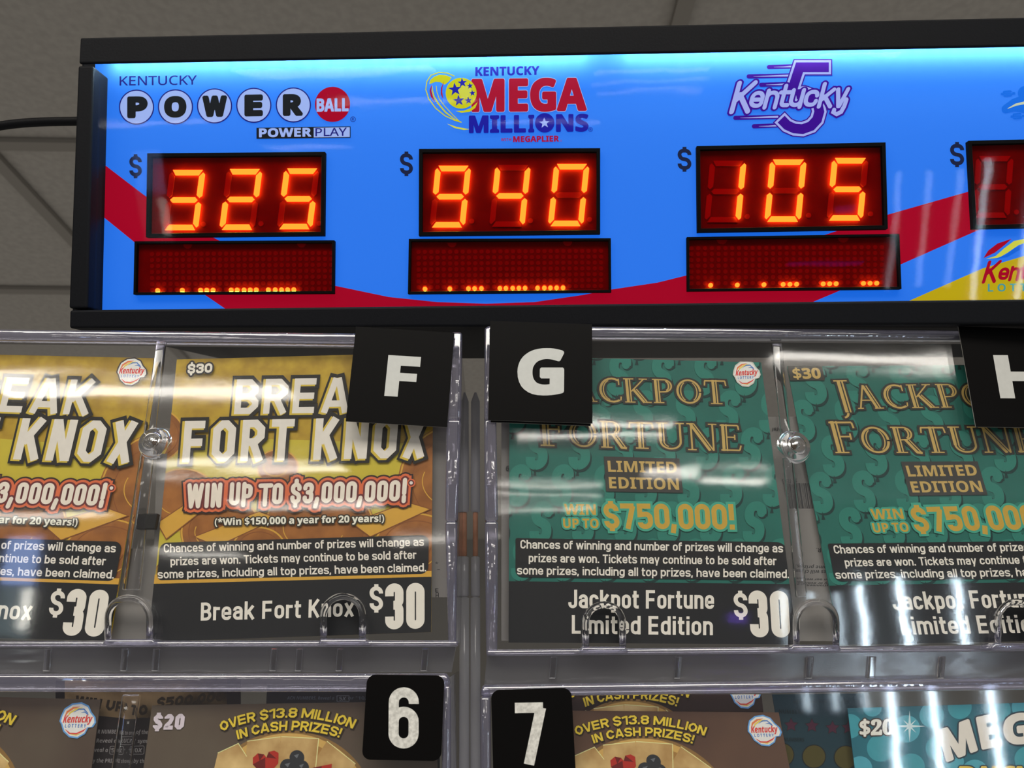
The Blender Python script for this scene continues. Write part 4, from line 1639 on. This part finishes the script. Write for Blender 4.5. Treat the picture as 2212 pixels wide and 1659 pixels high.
def teal_art(a):
    for r in range(-1, 7):
        for c in range(-1, 8):
            x = 1085 + c * 92 + (r % 2) * 44 + (r - 2) * 4
            a.z = 2e-5 + 7e-5 * ((r % 2) * 2 + c % 2)
            y = 1255 - 80 * (6 - r)
            a.cond('S', (x + 5, y + 5), (x + 50, y + 5), 92, TL2, w=.19, lean=10)
            a.disc(x + 46, y - 64, 9.5, TL2, n=16)
            a.cond('S', (x, y), (x + 47, y), 92, TL1, w=.22, lean=10)
            a.disc(x + 43, y - 66, 8.5, TL1, n=16)
            a.poly([(x + 18, y + 14), (x + 26, y + 14), (x + 23, y - 4)], TL2)
    a.z = 3.2e-4
    a.poly(rounded([(1113.5, 1162.5, 4), (1699, 1171.6, 22), (1706, 1254, 16), (1113.5, 1247, 16)], True), BLK)
    a.poly([(1080, 1255.5), (1740, 1262), (1740, 1420), (1080, 1420)], BLK)
    a.cond('Chances of winning and number of prizes will change as', (1124, 1185), (1691, 1193.7), 18.5, TXT, w=.165, gap=.085)
    a.cond('prizes are won. Tickets may continue to be sold after', (1142, 1214.5), (1676.7, 1221), 18.5, TXT, w=.165, gap=.085)
    a.cond('some prizes, including all top prizes, have been claimed.', (1116.8, 1241), (1704, 1249), 18.5, TXT, w=.165, gap=.085)
    a.cond('Jackpot Fortune', (1227.5, 1313.8), (1542, 1315.5), 40, TXT, w=.165, gap=.085)
    a.cond('Limited Edition', (1235, 1369), (1539.4, 1372), 40, TXT, w=.165, gap=.10)
    a.cond('$', (1585.5, 1334), (1615, 1334), 53, TXT, w=.17, lean=-2)
    a.cond('30', (1621, 1376.5), (1707, 1377.5), 101, TXT, w=.185, gap=.06, lean=-6)
    a.engraved('JACKPOT', (1197, 867), (1573, 874), 52, GT, EDGE, 3.6, lean=-5, big=(0,))
    a.engraved('FORTUNE', (1166, 963.5), (1604, 976), 58, GT, EDGE, 3.8, lean=-4, big=(0,))
    a.poly([(1304, 986.5), (1467, 991), (1475, 1065), (1308.8, 1062)], ink((50, 49, 46)))
    a.text('LIMITED', (1314, 1019.5), (1462, 1022), 23.5, GT, 'bold', lean=-2, fat=.3)
    a.text('EDITION', (1316.5, 1055), (1466.5, 1058), 24, GT, 'bold', lean=-2, fat=.3)
    HAL = ink((58, 146, 124))
    a.text('WIN', (1219, 1111.5), (1287, 1112.5), 22.5, GT2, 'bold', lean=-1, outline=[(HAL, 4)], fat=.3)
    a.text('UP TO', (1217, 1140.6), (1293, 1141), 20, GT2, 'bold', lean=-1, outline=[(HAL, 4)], fat=.3)
    a.cond('$750,000!', (1306, 1142.5), (1588, 1144.6), 55, GT2, w=.2, gap=.06, lean=-4, outline=[(HAL, 5)], joins=False)
    a.poly([(1090, 762), (1175, 764), (1175, 803), (1094, 801)], ink((48, 46, 40)))
    a.text('$30', (1110, 797), (1168, 798), 22, GT, 'bold', fat=.8)
    lottery_emblem(a, 1611, 809, 57, ink((190, 190, 180)))


t1 = card('lottery_ticket', UPP, J1, TOFF, THK, TEAL, teal_art)
tag(t1, 'teal $30 ticket whose top left corner is covered by the letter G card', 'lottery ticket', 'scratch tickets in the dispensers')
J2 = [(1700, 791.5), (2251, 787), (2442, 1381), (1815, 1393)]
t2 = card('lottery_ticket', UPP, J2, TOFF - .0006, THK, TEAL, teal_art, ref=J1)
tag(t2, 'teal $30 ticket whose top right part is covered by the letter H card', 'lottery ticket', 'scratch tickets in the dispensers')

# ---------- grey backs of the tickets folded behind
BACK = solid('ticket_back', (116, 113, 110), 0.55, vary=0.08, scale=30)
BT = ink((44, 44, 46))


def back_art_right(a):
    for s, x0, x1, y in (('ome prizes, i', 1714, 1786, 1222), ('res will chang', 1714, 1790, 1232), ('on our website', 1717, 1792, 1250), ('ity or availabil', 1718, 1794, 1258), ('estionments an', 1718, 1795, 1263)):
        a.text(s, (x1, y), (x0, y - 1), -7.5 if y < 1240 else -4.5, BT, 'bolditalic')
    a.text('ER.', (1781, 1184), (1763, 1184), -9, BT, 'bold')
    xs = 1692
    for w in (3, 1, 2, 1, 1, 3, 1, 2, 2, 1, 4, 1, 1, 2, 3, 1, 2, 1):
        a.poly([(xs, 1044), (xs + w, 1044), (xs + w + 8, 1098), (xs + 8, 1098)], BT)
        xs += w + (1.4 if w < 3 else 1.9)
    a.text('13156', (1722, 1033), (1689, 1035), -9, BT, 'plain')
    a.text('7', (1755, 1032), (1748, 1033), -9, BT, 'plain')
    a.text('Total', (1692, 924), (1667, 924), -8, BT, 'bolditalic')
    a.text('9', (1099.5, 1006), (1092.5, 1007), -11, BT, 'bold')


b1 = card('lottery_ticket', UPP, [(1083, 900), (1840, 900), (1862, 1385), (1083, 1384)], -.0090, THK, BACK, back_art_right)
tag(b1, 'grey reverse of a folded ticket with barcode, seen between the teal tickets', 'lottery ticket', 'folded ticket backs')


def back_art_left(a):
    for x, y, s in ((940, 1222, '*'), (944, 1231, '.'), (940, 1279, 'E'), (941, 1287, 'D'), (941, 1293, 'U'), (941, 1302, 'D')):
        a.text(s, (x, y), (x + 7, y), 8, BT, 'bold')


b2 = card('lottery_ticket', UPP, [(340, 925), (967, 918), (969, 1290), (330, 1290)], -.0090, THK, BACK, back_art_left)
tag(b2, 'grey reverse of a folded ticket showing as a strip right of the gold ticket', 'lottery ticket', 'folded ticket backs')
b3 = card('lottery_ticket', UPP, [(252, 1186), (334, 1186), (332, 1384), (238, 1384)], -.0095, THK, BACK, None)
tag(b3, 'grey reverse of a folded ticket between the two gold tickets', 'lottery ticket', 'folded ticket backs')

# ---------- brown ticket
B2 = [(328.4, 1524), (940, 1514.5), (958, 2010), (262, 2010)]
BROWN = solid('brown_foil', (84, 74, 62), 0.42, rgb2=(66, 50, 42), scale=16, spec=0.5)
YT = solid('yellow_foil', (216, 186, 60), 0.4, vary=0.15, scale=300)
SHAD = ink((38, 28, 18))
GLOW = ink((188, 152, 84))
GLW2 = ink((128, 98, 54))
CARD_ = solid('card_face', (206, 178, 122), 0.45, rgb2=(138, 100, 50), scale=45)


def brown_art(a):
    Zb = lambda x, y: (500 + x / 4.096, 1380 + y / 4.096)
    a.disc(625, 1745, 182, GLW2, ry=167, n=64)
    a.disc(625, 1745, 172, GLOW, ry=161, n=64)
    a.disc(625, 1750, 160, ink((150, 112, 58)), ry=150, n=64)
    a.poly([Zb(*p) for p in [(-120, 1010), (62, 925), (140, 1040), (120, 1300), (-190, 1300)]], CARD_)
    a.poly([Zb(*p) for p in [(845, 905), (1098, 1105), (960, 1360), (690, 1300), (720, 1100)]], CARD_)
    a.poly([Zb(*p) for p in [(140, 905), (435, 866), (430, 1400), (100, 1400)]], CARD_)
    a.poly([Zb(*p) for p in [(442, 864), (772, 882), (730, 1400), (380, 1400)]], CARD_)
    for q in ([(140, 905), (435, 866)], [(442, 864), (772, 882), (745, 1143)], [(845, 905), (1098, 1105)], [(-120, 1010), (62, 925), (136, 1040)]):
        a.line([Zb(*p) for p in q], 1.6, ink((240, 214, 150)))
    hr, hd = ink((160, 38, 26)), ink((96, 16, 14))
    a.poly([Zb(*p) for p in [(300, 1235), (190, 1110), (190, 1050), (235, 1012), (290, 1022), (310, 1050), (330, 1000), (380, 988), (418, 1010), (416, 1100)]], hr)
    for q in ([(300, 1235), (300, 1050), (190, 1110)], [(310, 1050), (330, 1000), (400, 1060)], [(235, 1012), (290, 1022), (250, 1080)]):
        a.poly([Zb(*p) for p in q], hd)
    ck, cl = ink((40, 42, 46)), ink((92, 96, 102))
    for x, y, r in ((580, 1050, 66), (500, 1130, 70), (622, 1138, 66)):
        a.disc(*Zb(x, y), r / 4.096, ck, n=20)
        a.poly([Zb(x - r * .4, y - r * .3), Zb(x + r * .3, y - r * .5), Zb(x, y + r * .1)], cl)
    a.poly([Zb(*p) for p in [(540, 1080), (600, 1080), (620, 1330), (500, 1330)]], ck)
    a.poly([Zb(*p) for p in [(720, 1140), (890, 1105), (880, 1200), (780, 1260), (690, 1200)]], hr)
    a.poly([Zb(*p) for p in [(720, 1140), (800, 1125), (780, 1260)]], hd)
    for s, p0, p1, arc, h in (('OVER $13.8 MILLION', (479, 1580), (762, 1574), 27, 21), ('IN CASH PRIZES!', (514, 1597.5), (733, 1593.5), 18, 20.5)):
        a.cond(s, p0, p1, h, SHAD, w=.205, gap=.085, lean=2.5, arc=arc, octa=True, dw=1.6, shift=(1.2, 1.6))
        a.cond(s, p0, p1, h, YT, w=.205, gap=.085, lean=2.5, arc=arc, octa=True)
    a.cond('$20', (330, 1576.5), (397, 1575.5), 34, ink((196, 186, 194)), w=.26, gap=.10, lean=4, octa=True)
    lottery_emblem(a, 899, 1560, 74, ink((96, 150, 204)))


BO = -.0060
c2 = card('lottery_ticket', LOW, B2, BO, THK, BROWN, brown_art)
tag(c2, 'brown $20 ticket with playing cards, left of the number 6 sticker', 'lottery ticket', 'scratch tickets in the dispensers')
B1 = [(-432, 1494), (217, 1511.5), (152, 2010), (-560, 2005)]
c1 = card('lottery_ticket', LOW, B1, BO, THK, BROWN, brown_art, ref=B2)
tag(c1, 'brown ticket with lottery emblem in the bottom left corner of the view', 'lottery ticket', 'scratch tickets in the dispensers')
B3 = [(1092, 1534), (1682, 1539), (1775, 2010), (1060, 2010)]
c3 = card('lottery_ticket', LOW, B3, BO, THK, solid('brown_foil_red', (92, 66, 48), 0.40, rgb2=(50, 30, 26), scale=11, spec=0.5), brown_art, ref=B2)
tag(c3, 'brown ticket with playing cards, right of the number 7 sticker', 'lottery ticket', 'scratch tickets in the dispensers')
BROWN_SHADED = solid('brown_foil_shaded', (52, 36, 32), 0.5, rgb2=(40, 26, 24), scale=16)  # darker copy of the brown foil, with the rear ticket's shade in the colour
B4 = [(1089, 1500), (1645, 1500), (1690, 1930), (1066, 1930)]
c4 = card('lottery_ticket', LOW, B4, -.0105, THK, BROWN_SHADED, brown_art, ref=[(326, 1573), (941, 1563.5), (958, 2010), (262, 2010)])
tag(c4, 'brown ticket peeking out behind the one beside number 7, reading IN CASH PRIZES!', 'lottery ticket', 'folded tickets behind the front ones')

# ---------- dark ticket behind the brown ones
BT2 = ink((120, 116, 116))
BAN = solid('banner_foil', (158, 134, 96), 0.45, rgb2=(112, 90, 62), scale=24)


def black_art(a):
    ban = [(140, 1492), (200, 1502), (260, 1506), (330, 1505), (420, 1496), (490, 1484)]
    a._face(ban[:1] + [(140, 1470), (490, 1470)] + ban[::-1][:1], BAN)
    for p, q in zip(ban, ban[1:]):
        a._face([p, q, (q[0], q[1] + 46 - abs(q[0] - 300) * .03), (p[0], p[1] + 46 - abs(p[0] - 300) * .03)], BAN)
        a._face([(p[0], p[1] - 30), (q[0], q[1] - 30), q, p], BAN)
    a.cond('WIN UP TO', (160, 1524), (316, 1546), 22, SHAD, w=.26, lean=5, octa=True, gap=.1)
    a.cond('$500,000', (336, 1530), (482, 1514), 22, SHAD, w=.26, lean=5, octa=True, gap=.1)
    for s, x0, x1, y in (('R NUMBERS to any of the', 211, 320, 1584.5), ('Reveal a "          " sym', 208, 318, 1604), ('veal a "        " , "', 204, 280, 1624), ('y the PRIZE shown by that', 200, 322, 1647)):
        a.text(s, (x0, y), (x1, y + 1), 8.5, BT2, 'bolditalic')
    for s, x0, x1, y in (('LUCK', 254, 288, 1603), ('5X', 241, 258, 1625), ('10X', 284, 308, 1625)):
        a.line(rounded([(x0 - 3, y - 13, 3), (x1 + 4, y - 14, 3), (x1 + 3, y + 4, 3), (x0 - 4, y + 4, 3)], True), 1.2, BT2, closed=True)
        a.text(s, (x0, y), (x1, y), 9, BT2, 'bolditalic')


d1 = card('lottery_ticket', LOW, [(120, 1470), (520, 1466), (516, 2000), (120, 2000)], -.0105, THK, ink((24, 17, 20)), black_art)
tag(d1, 'black ticket behind the brown ones, showing a gold WIN UP TO banner', 'lottery ticket', 'folded tickets behind the front ones')


def blue_strip_art(a):
    for s, x0, x1 in (('ACH NUMBERS, Reveal a', 620, 722), ('or "10X"', 752, 800)):
        a.text(s, (x0, 1511), (x1, 1511.5), 7, ink((62, 66, 76)), 'bolditalic')
    a.line([(728, 1503), (754, 1503), (754, 1515), (728, 1515)], 1.2, ink((90, 92, 98)), closed=True)
    a.text('5X', (733, 1513), (748, 1513), 8, ink((90, 92, 98)), 'bolditalic')


d3 = card('lottery_ticket', LOW, [(577, 1480), (950, 1478), (950, 1700), (566, 1700)], -.0105, THK, ink((26, 24, 30)), blue_strip_art)
tag(d3, 'dark ticket edge showing above the brown ticket left of number 6', 'lottery ticket', 'folded tickets behind the front ones')


def star_art(a):
    Zs = lambda x, y: (1560 + x / 3.393, 1380 + y / 3.393)
    for x, y in ((505, 632), (657, 637), (808, 652), (925, 650)):
        a.poly(star_pts(*Zs(x, y), 17, -90, .5), ink((20, 30, 36)))
        a.poly(star_pts(*Zs(x, y), 14.5, -90, .5), ink((62, 24, 44)))
    for x, y in ((672, 862), (905, 868), (440, 850)):
        a.disc(*Zs(x, y), 26, ink((20, 26, 26)))
        a.disc(*Zs(x, y), 24, ink((66, 60, 22)))
    a.text('NUMBERS', Zs(415, 545), Zs(595, 552), 8, ink((14, 34, 40)), 'bold')
    a.text('NUMBERS', Zs(450, 750), Zs(600, 752), 8, ink((14, 34, 40)), 'bold')
    a.text('ets of your luck, then the', Zs(520, 468), Zs(930, 464), 6, ink((14, 34, 40)), 'bold')


d2 = card('lottery_ticket', LOW, [(1668, 1500), (1866, 1498), (1940, 2000), (1752, 2000)], -.0090, THK, solid('shaded_teal_print', (20, 48, 58), 0.5, vary=.2, scale=20), star_art)  # dark teal and star inks, darkened further for shade behind the front tickets
tag(d2, 'dark teal ticket with maroon stars, tucked behind between brown and turquoise tickets', 'lottery ticket', 'folded tickets behind the front ones')

# ---------- turquoise ticket
T1 = [(1831, 1530), (2460, 1510), (2530, 2010), (1888, 2010)]


def turquoise_art(a):
    Zs = lambda x, y: (1560 + x / 3.393, 1380 + y / 3.393)
    b1_, b2_ = ink((72, 148, 164)), ink((58, 138, 150))
    for i, (x, y, r) in enumerate([(935, 640, 90), (1100, 500, 70), (1160, 800, 100), (1010, 950, 90), (1385, 940, 100), (1535, 560, 90), (1740, 500, 88), (1350, 660, 100), (2030, 520, 84), (2210, 500, 90),
                                   (1580, 800, 90), (1850, 985, 100), (2230, 880, 90), (1700, 900, 70)]):
        a.disc(*Zs(x, y), r / 3.393, b1_ if i % 2 else b2_)
    lt = ink((190, 210, 214))
    a.poly(star_pts(*Zs(1372, 640), 34, -90, .12, 4), lt)
    a.poly(star_pts(*Zs(1372, 640), 20, -45, .14, 4), lt)
    a.text('$20', Zs(1010, 705), Zs(1252, 698), 30, ink((214, 210, 200)), 'serif', fat=1.4, outline=[(ink((56, 44, 40)), 4.2)])
    dk, wh = ink((34, 52, 62)), ink((208, 202, 192))
    for ch, p0, p1, ln, h in (('M', (1648, 893), (1862, 812), -62, 215), ('E', (1908, 802), (2038, 775), -42, 220), ('G', (2076, 772), (2268, 752), -20, 205), ('A', (2300, 745), (2490, 750), 10, 205)):
        a.text(ch, Zs(*p0), Zs(*p1), h / 3.393, wh, 'bold', lean=ln / 3.393, fat=3.0, outline=[(dk, 6.4)])
    for ch, x in (('B', 1740), ('U', 1900), ('C', 2040), ('K', 2160), ('S', 2290)):
        a.text(ch, Zs(x, 1130), Zs(x + 110, 1130), 56, ink((206, 178, 76)), 'bold', fat=2.5, outline=[(dk, 5.5)])


c5 = card('lottery_ticket', LOW, T1, BO, THK, solid('turquoise_print', (36, 98, 112), 0.5, vary=.12, scale=30), turquoise_art)
tag(c5, 'turquoise $20 ticket with pale spots and tilted white capitals, bottom right', 'lottery ticket', 'scratch tickets in the dispensers')

# ================================================================== letter cards and number stickers
CB = solid('card_black', (5, 4, 4), 0.5, spec=0.08, bump=0.03, scale=250)
CW = ink((172, 172, 168), 0.45)
EDG = solid('card_edge', (120, 118, 114), 0.6)
SIL = solid('silver_print', (196, 194, 188), 0.45, rgb2=(164, 162, 156), scale=700)


def lettercard(ch, quad, p0, p1, h, lean, off, label, fat=2.2):
    def art(a):
        if ch == 'F':
            x0, y0 = p0
            dx, dy = p1[0] - x0, p1[1] - y0
            f = lambda u, v: (x0 + dx * u + lean * v, y0 + dy * u - h * v)
            a.poly([f(0, 0), f(.41, 0), f(.41, .385), f(.93, .385), f(.93, .585), f(.41, .585), f(.41, .76), f(1, .76), f(1, 1), f(0, 1)], CW)
        elif ch == 'H':
            x0, y0 = p0
            dx, dy = p1[0] - x0, p1[1] - y0
            f = lambda u, v: (x0 + dx * u + lean * v, y0 + dy * u - h * v)
            a.poly([f(0, 0), f(.3, 0), f(.3, .40), f(.7, .40), f(.7, 0), f(1, 0), f(1, 1), f(.7, 1), f(.7, .62), f(.3, .62), f(.3, 1), f(0, 1)], CW)
        elif ch:
            a.text(ch, p0, p1, h, CW, 'bold', lean=lean, fat=fat)
    o = card('letter_card', UPP, quad, off, .0005, CB, art, edge=EDG)
    tag(o, label, 'letter card', 'letter cards on the dispensers')
    return o


lettercard('F', [(769, 705.3), (981.8, 719), (965.8, 923), (746.8, 910)], (830, 855.2), (900.6, 859.6), 88.3, 9, .0042, 'square black card with white letter F, tilted on its dispenser corner')
lettercard('G', [(1058.8, 693), (1279, 700.3), (1279.8, 914.6), (1054.4, 907.3)], (1121, 849.4), (1214.5, 849.4), 92.4, 1, .0050, 'square black card with white letter G', fat=3.8)
lettercard('', [(1064, 697), (1274, 703), (1276, 920), (1060, 912)], (0, 0), (0, 0), 0, 0, .0042, 'plain black card peeking out below the letter G card')
lettercard('H', [(2070, 705), (2288, 712), (2330, 925), (2108, 922)], (2161, 860.3), (2268, 861), 93.3, -16, .0042, 'black card with white letter H, cut off by the right edge')


def sticker(quad, r, draw, label):
    o = card('number_sticker', LOW, quad, .0042, .0004, CB, draw, radius=r, edge=EDG)
    tag(o, label, 'number sticker', 'number stickers on the dispensers')


sticker([(793, 1457), (960.5, 1459), (953, 1644), (781.5, 1641)], 19, lambda a: a.cond('6', (839, 1616.5), (904, 1617), 132, SIL, w=.165, lean=1), 'rounded black sticker with silver number 6')
sticker([(1060.5, 1490.5), (1234, 1485.5), (1245, 1690), (1066, 1692)], 19, lambda a: a.cond('7', (1114, 1652), (1181.5, 1651), 134, SIL, w=.168, lean=-2), 'rounded black sticker with silver number 7')
